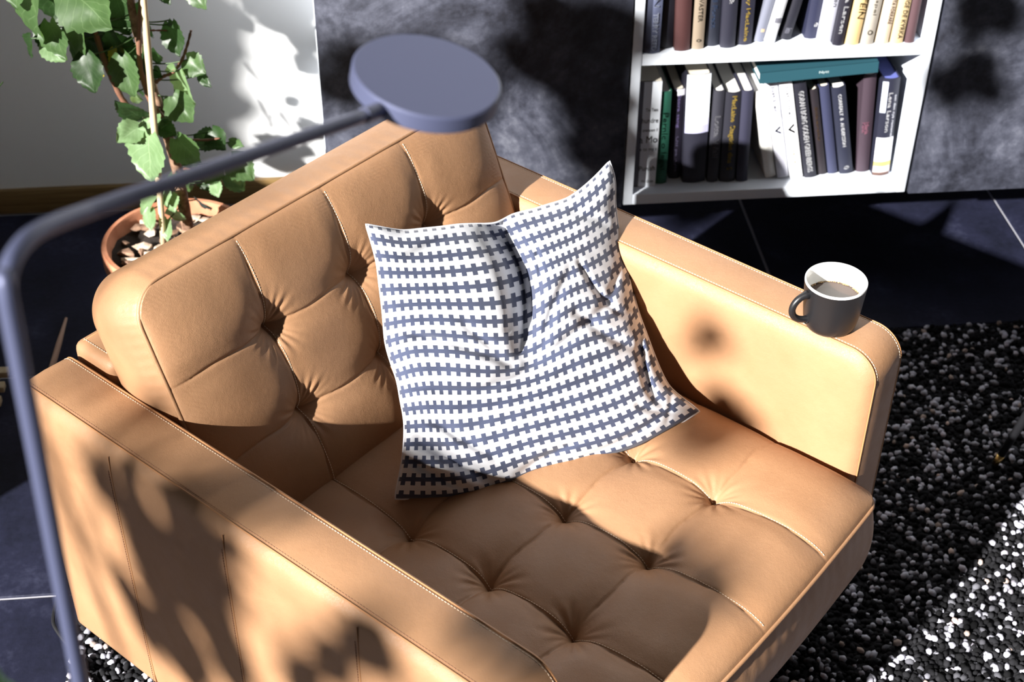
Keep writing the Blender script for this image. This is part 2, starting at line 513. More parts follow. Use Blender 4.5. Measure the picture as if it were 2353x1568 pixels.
def book(shelf_z, bl, tl, name_label, color, depth=.15, texts=(), pages=PAGES, bands=(), rough=.5, hard=True, group='books', hcap=None, ysp=None):
    """bl = (x0, x1, y) of the spine's foot in the photo, tl = the same at its head"""
    y = at((bl[0] + bl[1]) / 2, bl[2], 2, shelf_z).y if ysp is None else ysp
    y = max(y, UY + .006)
    b0 = at(bl[0], bl[2], 1, y); b1 = at(bl[1], bl[2], 1, y)
    t0 = at(tl[0], tl[2], 1, y); t1 = at(tl[1], tl[2], 1, y)
    mbm = (b0 + b1) / 2; mt = (t0 + t1) / 2
    h = (mt - mbm).length
    ang = math.atan2(mt.x - mbm.x, mt.z - mbm.z)
    if hcap: h = hcap
    t = ((b1 - b0).length) * math.cos(ang) * .93
    mbm.x = min(max(mbm.x, CX0 + .0200 + t / 2 - min(0, math.sin(ang)) * h), CX1 - .0200 - t / 2 - max(0, math.sin(ang)) * h)
    o = empty('book', (mbm.x, y, shelf_z + abs(math.sin(ang)) * t / 2 + .0003), rot=(0, ang, 0))
    tag(o, name_label, 'book', group)
    cm = solid('cover_' + '_'.join('%03d' % int(c * 999) for c in color), color, rough)
    bul = min(.005, t * .16) if hard else .0015
    sh = .0022 if hard else .0008
    hw = t / 2
    outer = [(-hw, depth)] + [(-hw, .004)]
    inner = [(-hw + sh, depth)] + [(-hw + sh, .005)]
    for k in range(7):
        a = k / 6
        outer.append((-hw + t * a, .002 - bul * math.sin(math.pi * a)))
        inner.append(((-hw + sh) + (t - 2 * sh) * a, .002 + sh - bul * math.sin(math.pi * a)))
    outer += [(hw, .004), (hw, depth)]; inner += [(hw - sh, .005), (hw - sh, depth)]
    mb = MB(); n = len(outer)
    vs = [(p[0], p[1], 0) for p in outer] + [(p[0], p[1], 0) for p in inner] + [(p[0], p[1], h) for p in outer] + [(p[0], p[1], h) for p in inner]
    fs = []
    for i in range(n - 1):
        fs += [(i, i + 1, 2 * n + i + 1, 2 * n + i), (n + i + 1, n + i, 3 * n + i, 3 * n + i + 1),
               (2 * n + i, 2 * n + i + 1, 3 * n + i + 1, 3 * n + i), (i + 1, i, n + i, n + i + 1)]
    fs += [(0, 2 * n, 3 * n, n), (n - 1, 2 * n - 1, 4 * n - 1, 3 * n - 1)]
    mb.add(vs, fs)
    cov = mb.build('cover', cm, o, 40)
    ins = .003 if hard else .0004
    mb = MB()
    for k in range(1): mb.box((-hw + sh, .006, ins), (hw - sh, depth - .004, h - ins))
    mb.build('page_block', pages, o)
    yf = .002 - bul - .0006
    # printed bands on the spine
    for (z0, z1, col, x0, x1) in bands:
        mb = MB(); xs = [x0 + (x1 - x0) * k / 8 for k in range(9)]
        vs = []
        for a in xs:
            yy = .002 - bul * math.sin(math.pi * a) - .0004
            vs += [(-hw + t * a, yy, h * z0), (-hw + t * a, yy, h * z1)]
        mb.add(vs, [(2 * k, 2 * k + 2, 2 * k + 3, 2 * k + 1) for k in range(8)])
        mb.build('printed_band', solid('band_' + '_'.join('%02d' % int(c * 99) for c in col), col), o, 60)
    for tx in texts:
        body, zc, ln, ht, col = tx[:5]
        mode = tx[5] if len(tx) > 5 else 'down'; xo = tx[6] if len(tx) > 6 else 0
        lettering(body, o, (xo * t, h * zc), h * ln if mode != 'flat' else t * ln, t * ht if mode != 'flat' else h * ht, col, yf, mode,
                  bold=.0004)
    return o


G1 = 'books on the bottom shelf'; G2 = 'books on the upper shelf'
Zl = UZ + .024
BK = (.014, .014, .02); NV = (.022, .024, .05); WH = (.78, .80, .83)
W = (.85, .86, .9); GOLD = (.55, .38, .06)
book(Zl, (1442, 1500, 430), (1460, 1513, 189), 'thick book with a newsprint spine, at the left end of the bottom shelf', (.10, .10, .12), .16,
     [('The Tiem', .74, .5, .03, BK, 'flat', .14), ('hundre', .64, .66, .045, BK, 'flat', .1), ('oween I', .55, .6, .03, BK, 'flat', .12), ('a Mo', .46, .74, .065, BK, 'flat', .08),
      ('e to my t', .36, .7, .035, BK, 'flat', .1), ('Punish', .18, .66, .045, BK, 'flat', .1), ('My Ques', .05, .5, .03, BK, 'flat', .15)],
     bands=[(0, 1, (.66, .70, .76), .27, 1.0)], group=G1, hard=False)
book(Zl, (1503, 1532, 422), (1514, 1546, 211), 'green book with black lettering down its spine', (.018, .095, .062), .15,
     [('Pernic o legal', .47, .62, .5, (.008, .03, .02))], pages=PAGESW, group=G1)
book(Zl, (1536, 1563, 410), (1548, 1574, 205), 'thin black book with small violet lettering, right of the green book', (.012, .010, .02), .15,
     [('Stora sang', .76, .36, .3, (.20, .16, .35)), ('Uti pa nytt', .28, .4, .26, (.16, .14, .24))], bands=[(.93, 1, (.7, .7, .78), .3, 1)], group=G1)
book(Zl, (1566, 1622, 419), (1574, 1641, 172), 'thick book with a white upper half and black lower half of spine', (.015, .015, .025), .17,
     bands=[(.47, .54, (.42, .42, .60), 0, 1), (.54, .60, (.55, .55, .72), 0, 1), (.60, 1, (.74, .78, .86), 0, 1)], group=G1)
book(Zl, (1624, 1650, 418), (1641, 1667, 209), 'slim charcoal book with faint silver script', (.028, .028, .038), .15,
     [('Lotta', .62, .22, .5, (.3, .3, .34)), ('Wall', .38, .2, .5, (.25, .25, .3))], pages=PAGESW, group=G1)
book(Zl, (1652, 1689, 417), (1669, 1705, 212), 'black book with gold lettering down its spine on the bottom shelf', (.016, .016, .024), .15,
     [('MacLaine  Stagtidan dina  5', .55, .82, .4, GOLD)], pages=PAGESW, group=G1)
book(Zl, (1691, 1718, 417), (1707, 1732, 209), 'plain dark navy book beside the gap on the bottom shelf', (.028, .028, .05), .15, pages=PAGESW, group=G1)
book(Zl, (1757, 1784, 409), (1733, 1758, 212), 'plain white book leaning against the gap, leftmost of the white books', (.72, .71, .68), .15, pages=PAGESW, group=G1)
book(Zl, (1786, 1813, 411), (1758, 1787, 190), 'grey-white marbled book between two white books', (.60, .61, .68), .15,
     [('Just L er', .82, .26, .35, (.12, .12, .16)), ('v', .5, .08, .5, (.1, .12, .2))],
     bands=[(.02, .3, (.5, .5, .58), .1, .8), (.62, .7, (.42, .43, .5), .3, .95)], group=G1, hard=False)
book(Zl, (1815, 1845, 412), (1789, 1820, 187), 'white book with a black bird mark and orange lettering on its spine', (.80, .81, .85), .15,
     [('Just L mer', .78, .32, .35, (.12, .12, .16)), ('v', .51, .1, .5, BK), ('Till nya varv', .27, .36, .3, (.8, .38, .18))], group=G1, hard=False)
book(Zl, (1847, 1877, 409), (1823, 1852, 194), 'black book with a column of bold white capitals on its spine', (.014, .014, .022), .15,
     [('GORAN BORG GODEN GREENBERGS', .49, .86, .42, W)], pages=PAGESW, group=G1)
book(Zl, (1879, 1900, 402), (1859, 1878, 208), 'thin black book with barely visible gilt lettering', (.018, .014, .018), .15,
     [('Silbersky', .6, .4, .35, (.09, .05, .02))], pages=PAGES, group=G1)
book(Zl, (1902, 1925, 400), (1883, 1905, 200), 'slim dark blue book between two black books on the bottom shelf', (.032, .036, .075), .15, group=G1)
book(Zl, (1928, 1961, 400), (1911, 1942, 203), 'black book with small white capitals and a white dot near its foot', (.016, .018, .034), .15,
     [('CORREALY  &  ANDERSSON', .62, .6, .24, W), ('o', .07, .035, .4, W)], pages=PAGESW, group=G1)
book(Zl, (1967, 1997, 395), (1984, 2017, 172), 'dark plum book with a small pink title, leaning right', (.045, .030, .042), .15,
     [('Maria', .46, .12, .3, (.35, .14, .2)), ('Karin', .47, .1, .25, (.3, .12, .18), 'down', -.25)], group=G1)
bx = book(Zl, (2003, 2043, 403), (2022, 2079, 181), 'thick white, black and blue book at the right end of the bottom shelf', (.015, .016, .03), .16,
     [('Lena Larson', .66, .40, .22, W, 'down', .0), ('om den nya romanen', .62, .44, .16, (.6, .62, .7), 'down', .28)],
     bands=[(.0, .035, (.09, .05, .04), 0, 1), (.035, .10, (.6, .5, .48), 0, 1), (.10, .15, (.5, .42, .12), 0, 1), (.15, .40, (.78, .78, .84), 0, 1), (.66, .97, (.66, .72, .86), 0, .3)],
     pages=mat('blue_page_edge', (.10, .12, .35), .6), group=G1)

# teal book lying across the tops
tb = empty('book', (0, 0, 0)); tag(tb, 'teal book lying flat across the tops of the leaning books', 'book', G1)
ty = UY + .010
q0 = at(1745, 193, 1, ty); q1 = at(2017, 166, 1, ty)
tb.location = (q0.x, ty, min(q0.z, q1.z)); tb.rotation_euler = (0, -math.atan2(q1.z - q0.z, q1.x - q0.x), 0)
tL = (q1 - q0).length
TEAL = solid('teal_cloth', (.008, .052, .072), .75)
mb = MB(); mb.box((0, 0, 0), (tL, .17, .0022)); mb.box((0, 0, .0218), (tL, .17, .024)); mb.box((0, -.0006, 0), (tL, .002, .024))
mb.build('cover', TEAL, tb)
mb = MB(); mb.box((.003, .002, .0022), (tL - .003, .166, .0218)); mb.build('page_block', PAGESW, tb)
vs, fs = text_mesh('Nytt'); mb = MB(); mb.add([(tL * .5 + a * .02, -.0012, .009 + b * .007) for a, b, _ in vs], fs)
mb.build('lettering', solid('ink_pale', (.5, .6, .6)), tb)


def up(bl, tl0, label, color, **k):
    """upper shelf: tl0 = spine edges where they leave the frame at y=0; extrapolated to a real height"""
    hp = k.pop('h', .22)
    return book(SHZ, bl, (tl0[0], tl0[1], 0), label, color, hcap=hp, group=G2, **k)


SL = (.10, .115, .19)
up((1464, 1506, 124), (1475, 1511), 'slate-blue book with white capitals, at the left end of the upper shelf', (.03, .035, .06), texts=[('TERRY REED', .21, .36, .28, (.55, .6, .75), 'down', .12), ('TEN', .55, .2, .28, (.4, .45, .6), 'down', .12)],
   bands=[(0, 1, SL, .42, 1)])
up((1508, 1547, 111), (1513, 1552), 'plain black book, second from the left on the upper shelf', (.008, .008, .013))
up((1549, 1586, 117), (1555, 1591), 'maroon book on the upper shelf', (.055, .022, .022))
up((1589, 1617, 114), (1597, 1625), 'beige cloth book with a small emblem near its foot', (.22, .175, .13), texts=[('TAVASTER', .42, .3, .34, (.07, .06, .04)), ('o', .09, .03, .4, (.05, .045, .03))])
up((1620, 1652, 106), (1627, 1659), 'black book with faint blue lettering on the upper shelf', (.014, .016, .026), texts=[('Fred Forest', .38, .4, .35, (.05, .08, .16))])
up((1654, 1690, 110), (1661, 1698), 'thick dark navy book with a white mark high on its spine', (.018, .018, .030), texts=[('&', .46, .06, .3, W, 'down', .05)])
up((1692, 1728, 103), (1701, 1738), 'dark book with gold lettering on the upper shelf', (.016, .016, .030), texts=[('Shirley MacLaine', .33, .58, .34, GOLD)])
up((1731, 1754, 98), (1759, 1784), 'grey book leaning right with two small tan squares on its spine', (.16, .17, .22), bands=[(.1, .13, (.5, .36, .22), .4, .8), (.45, .48, (.5, .36, .22), .4, .8)])
up((1756, 1781, 101), (1787, 1812), 'white and grey collage-patterned book leaning right', (.50, .51, .54), bands=[(.08, .16, (.75, .75, .77), .1, .9), (.2, .25, (.14, .14, .17), .3, 1), (.30, .42, (.78, .78, .8), .0, .8), (.45, .5, (.1, .1, .12), .2, .8), (.54, .62, (.2, .2, .22), 0, .5)])
up((1791, 1817, 93), (1820, 1847), 'black book leaning against the collage-patterned book', (.014, .014, .022), texts=[('lettra', .09, .05, .6, (.16, .16, .2))])
up((1847, 1878, 89), (1862, 1897), 'dark blue book with one small white emblem', (.018, .02, .045), texts=[('e', .14, .04, .28, W, 'down', .2)])
up((1880, 1910, 98), (1901, 1930), 'pale grey book leaning in the upper row', (.50, .51, .60), texts=[('Grenzen', .5, .3, .3, (.28, .28, .34), 'down', .15)])
up((1912, 1938, 106), (1934, 1961), 'black book with white handwritten-style lettering on the upper shelf', (.014, .013, .022), texts=[('Franza Larsen', .40, .56, .4, W)])
up((1941, 1973, 104), (1965, 1996), 'yellow-cream book with dark capitals on the upper shelf', (.62, .45, .22), texts=[('EIPSTEIN', .46, .40, .38, (.13, .08, .03), 'down', .1)])
up((1976, 2006, 106), (2000, 2030), 'grey-beige book with a faint round mark near its foot', (.34, .31, .27), texts=[('Nyaspel', .44, .3, .3, (.2, .18, .14)), ('o', .12, .05, .4, (.16, .14, .1))])
up((2010, 2040, 109), (2035, 2064), 'cream book with small brown lettering on the upper shelf', (.60, .50, .38), texts=[('DEN NYA NATTA FORRARE', .45, .5, .22, (.16, .1, .08), 'down', .15)])
up((2043, 2073, 109), (2067, 2096), 'yellow book with a dark column of lettering, beside the brown book', (.56, .43, .24), texts=[('SPEC SVERIGE DE KYRKA', .38, .66, .3, (.1, .07, .04), 'down', .1)])
up((2078, 2100, 104), (2099, 2119), 'brown-mauve book at the right end of the upper shelf', (.085, .048, .055))

# ------------------------------------------------------------------ armchair
chair = empty('armchair', (0, 0, 0), math.radians(-45))
tag(chair, 'tan leather armchair with tufted seat and back cushions, standing on the rug', 'armchair')
D, AW, TW, AH, ZB = .879, .89, .100, .616, .130
L = M['leather']


def rrect(x0, z0, x1, z1, rs, n=8, inset=0.):
    """rounded rectangle in (x, z); rs = radii bottom-back, bottom-front, top-front, top-back"""
    x0 += inset; x1 -= inset; z0 += inset; z1 -= inset
    out = []
    cs = [((x0, z0), rs[0], 180), ((x1, z0), rs[1], 270), ((x1, z1), rs[2], 0), ((x0, z1), rs[3], 90)]
    for (cx, cz), r, a0 in cs:
        r = max(r - inset * .6, .001)
        sx = 1 if cx == x0 else -1; sz = 1 if cz == z0 else -1
        ox = cx + sx * r; oz = cz + sz * r
        for k in range(n + 1):
            a = math.radians(a0 + 90 * k / n)
            out.append((ox + r * math.cos(a), oz + r * math.sin(a)))
    return out


def dashes(mb, pts, step=.0048, ln=.0032, w=.0005, h=.0005, nrm=None):
    """stitches along a polyline"""
    P = [Vector(p) for p in pts]
    seg = [(P[i + 1] - P[i]).length for i in range(len(P) - 1)]
    tot = sum(seg); s = step / 2; i = 0; acc = 0
    while s < tot:
        while i < len(seg) - 1 and acc + seg[i] < s: acc += seg[i]; i += 1
        t = (P[i + 1] - P[i]).normalized(); p = P[i] + t * (s - acc)
        u = t.orthogonal().normalized(); v = t.cross(u)
        a = p - t * ln / 2; b = p + t * ln / 2
        vs = [a + u * w, a + v * w, a - u * w, a - v * w, b + u * w, b + v * w, b - u * w, b - v * w]
        mb.add(vs, [(0, 1, 5, 4), (1, 2, 6, 5), (2, 3, 7, 6), (3, 0, 4, 7), (0, 3, 2, 1), (4, 5, 6, 7)])
        s += step


def arm(y0, outer_near):
    y1 = y0 + TW
    prof = [(0, .024), (.001, .016), (.0035, .010), (.007, .0050), (.0105, .0018), (.012, .0005), (.0135, 0.0), (.02, -.0012), (.05, -.0022)]
    secs = [(y0 + a, b) for a, b in prof] + [(y1 - a, b) for a, b in reversed(prof[:-1])]
    rs = (.012, .012, .045, .022)
    vs = []; fs = []; n = None
    for (y, ins) in secs:
        ring = rrect(0, ZB, D, AH, rs, 10, ins); n = len(ring)
        vs += [(x, y, z) for x, z in ring]
    for i in range(len(secs) - 1):
        for k in range(n):
            k2 = (k + 1) % n
            fs.append((i * n + k, i * n + k2, (i + 1) * n + k2, (i + 1) * n + k))
    # puffed side panels: fan rings
    for side, yb, sg in ((0, y0, -1), (1, y1, 1)):
        base = 0 if side == 0 else (len(secs) - 1) * n
        prev = list(range(base, base + n))
        for ins, pf in ((.04, .0012), (.08, .002)):
            ring = rrect(0, ZB, D, AH, rs, 10, ins)
            b0 = len(vs); vs += [(x, yb + sg * pf, z) for x, z in ring]
            cur = list(range(b0, b0 + n))
            for k in range(n):
                k2 = (k + 1) % n
                q = (prev[k], prev[k2], cur[k2], cur[k])
                fs.append(q if side else q[::-1])
            prev = cur
        fs.append(tuple(prev) if side else tuple(prev[::-1]))
    mb = MB(); mb.add(vs, fs)
    me_o = mb.build('armrest', L, chair, 60)
    bm = bmesh.new(); bm.from_mesh(me_o.data); bmesh.ops.recalc_face_normals(bm, faces=bm.faces); bm.to_mesh(me_o.data); bm.free()
    # raised seam welt and stitching along each side edge
    for (yy, sg) in ((y0 + .0125, 1), (y1 - .0125, -1)):
        ring = rrect(0, ZB, D, AH, rs, 14, -.0002)
        ring = ring[2:] if False else ring
        m1 = MB(); m1.tube([(x, yy, z) for x, z in ring], .0011, 6, closed=True)
        m1.build('seam', M['seam'], me_o, True)
        m2 = MB()
        r2 = rrect(0, ZB, D, AH, rs, 14, -.0009)
        dashes(m2, [(x, yy + sg * .0045, z) for x, z in r2 + r2[:1]])
        tag(m2.build('stitching', M['thread' if sg < 0 or y0 > .1 else 'thread_dark'], me_o), kind='stuff')
    # upright panel seams on the outer face
    for xs in (.203, .422, .650):
        yy = y0 - .0008 if outer_near else y1 + .0008
        m1 = MB(); m1.tube([(xs, yy - (.0012 if outer_near else -.0012) * t_, ZB + .006 + (AH - ZB - .020) * k / 12) for k in range(13) for t_ in [min(1, min(k, 12 - k) / 1.5)]], .0009, 6)
        m1.build('seam', M['seam'], me_o, True)
        m2 = MB(); dashes(m2, [(xs - .004, yy - (.0016 if outer_near else -.0016), ZB + .01), (xs - .004, yy - (.0016 if outer_near else -.0016), AH - .04)], w=.0006)
        tag(m2.build('stitching', M['thread_dark'], me_o), kind='stuff')
    return me_o


arm(0.0, True)
arm(AW - TW, False)


def puff_box(name, a, b, r, parent, mt, seg=4, smooth=50):
    o = bevel_box(name, a, b, r, mt, parent, seg)
    return o


bf = puff_box('back_frame', (.0, TW + .001, ZB), (.088, AW - TW - .001, .629), .014, chair, L)
for zz, xx in ((.6295, .0745), (.6295, .014)):
    m1 = MB(); m1.tube([(xx, TW + .012 + (AW - 2 * TW - .024) * k / 10, zz - .0005) for k in range(11)], .001, 6); m1.build('seam', M['seam'], bf, True)
for sg, yy in ((1, TW + .016),):
    m2 = MB(); dashes(m2, [(.010, yy, .6295), (.078, yy, .6295)]); dashes(m2, [(.070, yy, .6295), (.070, AW - TW - .02, .6295)])
    tag(m2.build('stitching', M['thread'], bf), kind='stuff')
puff_box('seat_base', (.05, TW + .001, ZB), (.868, AW - TW - .001, .262), .008, chair, L, 3)
# inner back upholstery behind the cushions
for (lx, ly) in ((.13, .20), (.80, .20), (.13, .70), (.80, .70)):
    mb = MB(); mb.lathe([(0, .0), (.017, .0), (.019, .004), (.027, .110), (.027, .1195), (0, .1195)], 24)
    o = mb.build('leg', M['leg_wood'], chair, 40); o.location = (lx, ly, .010)
    o['label'] = 'orange-brown turned wooden leg'


def sq2rr(u, v, LX, LY, r):
    """map the rectangle to one with rounded corners"""
    x = (u - .5) * LX; y = (v - .5) * LY
    ax = np.abs(x); ay = np.abs(y)
    cx, cy = LX / 2 - r, LY / 2 - r
    msk = (ax > cx) & (ay > cy)
    a = np.where(msk, (ax - cx) / r, 0); b = np.where(msk, (ay - cy) / r, 0)
    a2 = a * np.sqrt(1 - b * b / 2); b2 = b * np.sqrt(1 - a * a / 2)
    ax = np.where(msk, cx + a2 * r, ax); ay = np.where(msk, cy + b2 * r, ay)
    return np.sign(x) * ax + LX / 2, np.sign(y) * ay + LY / 2


def tuft_height(X, Y, LX, LY, bxs, bys, crown, db, edge, seed, wamp=.0011, dome=0.0):
    rs_ = np.random.RandomState(seed)
    de = np.minimum(np.minimum(X, LX - X), np.minimum(Y, LY - Y))
    t = np.clip(de / edge, 0, 1)
    ux = np.clip(np.minimum(X, LX - X) / edge, 0, 1); uy = np.clip(np.minimum(Y, LY - Y) / edge, 0, 1)
    E = np.sqrt(np.clip(1 - (1 - ux) ** 2, 0, 1)) * np.sqrt(np.clip(1 - (1 - uy) ** 2, 0, 1))
    H = crown * E
    if dome: H = H + dome * np.sin(np.pi * X / LX) * np.sin(np.pi * Y / LY)
    rb = np.full(X.shape, 9.); th = np.zeros(X.shape); cone = np.zeros(X.shape)
    for i, bx_ in enumerate(bxs):
        for j, by_ in enumerate(bys):
            r = np.hypot(X - bx_, Y - by_); n_ = r < rb; cone = cone + np.exp(-r / .034)
            rb = np.where(n_, r, rb); th = np.where(n_, np.arctan2(Y - by_, X - bx_) + i * 1.3 + j * 2.1, th)
    # soft smooth-min cone around the buttons
    H = H - db * np.minimum(cone, 1.2) * (.25 + .75 * E) - db * .16 * np.exp(-(rb / .008) ** 2)
    sx = np.min([np.abs(X - b + .0016 * np.sin(Y * 60 + k)) for k, b in enumerate(bxs)], axis=0)
    sy = np.min([np.abs(Y - b + .0016 * np.sin(X * 55 + k)) for k, b in enumerate(bys)], axis=0)
    for s_ in (sx, sy):
        H = H - (.0034 * np.exp(-s_ / .0022) + .0042 * np.exp(-(s_ / .022) ** 2)) * np.clip(E * 1.1, 0, 1)
    # radiating creases
    fold = np.zeros(X.shape)
    for k in range(7):
        f_ = rs_.randint(5, 24); ph = rs_.rand() * 6.28
        fold += np.sin(th * f_ + ph + rb * rs_.uniform(-30, 30)) / 3
    H = H + wamp * fold * np.exp(-((rb - .026) / .019) ** 2) * np.clip(E * 1.5, 0, 1)
    # faint puckers along the welt
    pk = np.sin((X + Y) * 700 + 5 * np.sin((X - Y) * 60)) * np.sin((X - Y) * 300 + 4)
    H = H + .00022 * pk * np.exp(-((t - .22) / .14) ** 2)
    return H


def cushion(name, LX, LY, th, bxs, bys, crown, db, edge, r, seed, xf, bow=None, side_bulge=.010, dome=0., stitch_axis=0, nx=300, ny=300):
    """xf maps local (x, y, z) to chair space. z=0 is the welt plane, the body hangs th below it"""
    u = np.linspace(0, 1, nx + 1); v = np.linspace(0, 1, ny + 1)
    U, Vv = np.meshgrid(u, v, indexing='ij')
    X, Y = sq2rr(U, Vv, LX, LY, r)
    H = tuft_height(X, Y, LX, LY, bxs, bys, crown, db, edge, seed, dome=dome)
    Xb, Yb, Zb = X.copy(), Y.copy(), H.copy()
    def B(x, y, z):
        if bow is not None: x, y, z = bow(x, y, z)
        return xf(x, y, z)
    P = [B(x, y, z) for x, y, z in zip(X.ravel(), Y.ravel(), H.ravel())]
    idx = lambda i, j: i * (ny + 1) + j
    fs = [(idx(i, j), idx(i + 1, j), idx(i + 1, j + 1), idx(i, j + 1)) for i in range(nx) for j in range(ny)]
    per = [(i, 0) for i in range(nx)] + [(nx, j) for j in range(ny)] + [(i, ny) for i in range(nx, 0, -1)] + [(0, j) for j in range(ny, 0, -1)]
    loop = [(X[i, j], Y[i, j]) for i, j in per]
    n = len(per); prev = [idx(i, j) for i, j in per]
    cx, cy = LX / 2, LY / 2
    prof = []
    for k in range(1, 13):
        t = k / 12
        prof.append((side_bulge * math.sin(math.pi * min(1, t * 1.02)) - .012 * max(0, (t - .85) / .15) ** 2, -th * t))
    for off, z in prof:
        cur = []
        for q, (x, y) in enumerate(loop):
            x2, y2 = loop[(q + 1) % n]; x0_, y0_ = loop[q - 1]
            tx, ty_ = x2 - x0_, y2 - y0_; l = math.hypot(tx, ty_) or 1
            nx_, ny_ = ty_ / l, -tx / l
            pk = .0006 * math.sin(q * .55) * math.exp(z * 60)
            P.append(B(x + nx_ * (off + pk), y + ny_ * (off + pk), z)); cur.append(len(P) - 1)
        for q in range(n):
            q2 = (q + 1) % n
            fs.append((prev[q2], prev[q], cur[q], cur[q2]))
        prev = cur
    fs.append(tuple(prev[::-1]))
    me = bpy.data.meshes.new(name)
    me.from_pydata([tuple(p) for p in P], [], fs); me.update()
    o = link(name, me, L, chair, True)
    # welt
    m1 = MB(); m1.tube([B(x, y, .001) for x, y in loop[::3]], .0034, 8, closed=True)
    w = m1.build('piping', L, o, True)
    m1 = MB()
    for dz in (-.0085,):
        dashes(m1, [B(*(np.array([x, y]) + np.array([0, 0])), dz) for x, y in loop[::3] + loop[:1]], step=.0042, ln=.0028, w=.0006)
    tag(m1.build('stitching', M['thread'], o), kind='stuff')
    # stitches beside the seams that run along stitch_axis
    m2 = MB()
    for b in (bys if stitch_axis == 0 else bxs):
        pts = []
        for k in range(161):
            if stitch_axis == 0: x = .006 + (LX - .012) * k / 160; y = b + .0026
            else: y = .006 + (LY - .012) * k / 160; x = b + .0026
            pts.append((x, y))
        hx = np.array([p[0] for p in pts])[None]; hy = np.array([p[1] for p in pts])[None]
        hh = tuft_height(hx, hy, LX, LY, bxs, bys, crown, db, edge, seed, dome=dome)[0]
        dashes(m2, [B(x, y, h_ + .0004) for (x, y), h_ in zip(pts, hh)], step=.0044, ln=.0029, w=.0006)
    tag(m2.build('stitching', M['thread'], o), kind='stuff')
    return o


# seat: local x = depth from .23 to .925, local y across
SX0, SX1, SY0, SY1, SZ = .225, .928, .104, .786, .392


def seat_xf(x, y, z): return (SX0 + x, SY0 + y, SZ + z)


def seat_bow(x, y, z):
    t = y / (SY1 - SY0); f = x / (SX1 - SX0)
    k = math.sin(math.pi * min(1, max(0, t)))
    z += .016 * k * f ** 3 - .010 * (1 - f) * 0
    x += .016 * k * f ** 4
    return x, y, z


cushion('seat_cushion', SX1 - SX0, SY1 - SY0, .135, [.47 - SX0 - .005, .61 - SX0, .75 - SX0], [.28 - SY0, .445 - SY0, .61 - SY0], .038, .022, .085, .035, 3,
        seat_xf, seat_bow, .010, dome=.004, stitch_axis=0)

# back: local x across the chair (along y), local y up the face
tn = Vector((-.392, 0, .920)).normalized(); nn_ = Vector((.920, 0, .392)).normalized()
B0 = Vector((.312, .104, .405))


def back_xf(x, y, z):
    p = B0 + tn * y + Vector((0, 1, 0)) * x + nn_ * z
    return (p.x, p.y, p.z)


BLX, BLY = .684, .405


def back_bow(x, y, z):
    t = x / BLX; f = y / BLY
    # the crown sags a little where the seams pull it
    y += 0
    return x, y, z


cushion('back_cushion', BLX, BLY, .125, [.28 - .104, .445 - .104, .61 - .104], [.135, .268], .024, .024, .10, .05, 5,
        lambda x, y, z: back_xf(BLX - x, y, z) if False else back_xf(x, y, z), back_bow, .014, dome=.006, stitch_axis=1)

# ------------------------------------------------------------------ throw pillow
def tps(ctrl, vals):
    C = np.array(ctrl, float); n = len(C)
    d2 = ((C[:, None] - C[None]) ** 2).sum(-1)
    K = .5 * d2 * np.log(d2 + 1e-12) + np.eye(n) * 1e-5
    A = np.zeros((n + 3, n + 3)); A[:n, :n] = K; A[:n, n] = 1; A[:n, n + 1:] = C; A[n, :n] = 1; A[n + 1:, :n] = C.T
    rhs = np.zeros((n + 3, vals.shape[1])); rhs[:n] = vals
    w = np.linalg.solve(A, rhs)
    def f_(Q):
        d2 = ((Q[:, None] - C[None]) ** 2).sum(-1)
        return (.5 * d2 * np.log(d2 + 1e-12)) @ w[:n] + w[n] + Q @ w[n + 1:]
    return f_


def edge_poly(pts, n):
    pts = np.array(pts, float)
    d = np.r_[0, np.cumsum(np.linalg.norm(np.diff(pts, axis=0), axis=1))]; d /= d[-1]
    t = np.linspace(0, 1, n)
    return np.stack([np.interp(t, d, pts[:, 0]), np.interp(t, d, pts[:, 1])], 1)


e_bot = [(908, 1147), (1000, 1148), (1100, 1138), (1170, 1112), (1240, 1083), (1320, 1068), (1400, 1050), (1480, 1022), (1545, 985), (1607, 946)]
e_top = [(841, 516), (920, 530), (1000, 523), (1070, 514), (1138, 515), (1151, 500), (1233, 479), (1311, 453), (1357, 417), (1401, 371)]
e_lef = [(908, 1147), (926, 1047), (931, 980), (913, 877), (887, 799), (877, 696), (864, 592), (841, 516)]
e_rig = [(1607, 946), (1572, 918), (1545, 900), (1512, 840), (1461, 701), (1448, 629), (1430, 582), (1414, 479), (1412, 391), (1401, 371)]
ctrl = []; vals = []
for pts, f_ in ((e_bot, lambda t: (t, 0)), (e_top, lambda t: (t, 1)), (e_lef, lambda t: (0, t)), (e_rig, lambda t: (1, t))):
    E_ = edge_poly(pts, 15)
    for k in range(15):
        c_ = f_(k / 14)
        if c_ in ctrl: continue
        ctrl.append(c_); vals.append(E_[k])
for c_, p_ in (((.25, .25), (1055, 985)), ((.25, .5), (1045, 815)), ((.25, .78), (1015, 650)), ((.5, .25), (1228, 950)), ((.50, .5), (1208, 815)),
               ((.49, .65), (1200, 720)), ((.485, .8), (1180, 615)), ((.75, .25), (1385, 905)), ((.75, .5), (1345, 745)), ((.75, .78), (1310, 575)), ((.6, .7), (1260, 650)),
               ((.9, .5), (1425, 725)), ((.9, .25), (1470, 865)), ((.1, .5), (945, 815)), ((.1, .25), (980, 985))):
    ctrl.append(c_); vals.append(p_)
F_ = tps(ctrl, np.array(vals, float))
NP = 170
gu = np.linspace(0, 1, NP + 1)
GU, GV = np.meshgrid(gu, gu, indexing='ij')
Q = np.stack([GU.ravel(), GV.ravel()], 1)
PXY = F_(Q)
cr = math.cos(math.radians(45)); R45 = np.array([[cr, cr, 0], [-cr, cr, 0], [0, 0, 1]])   # chair -> world (rotation by -45)


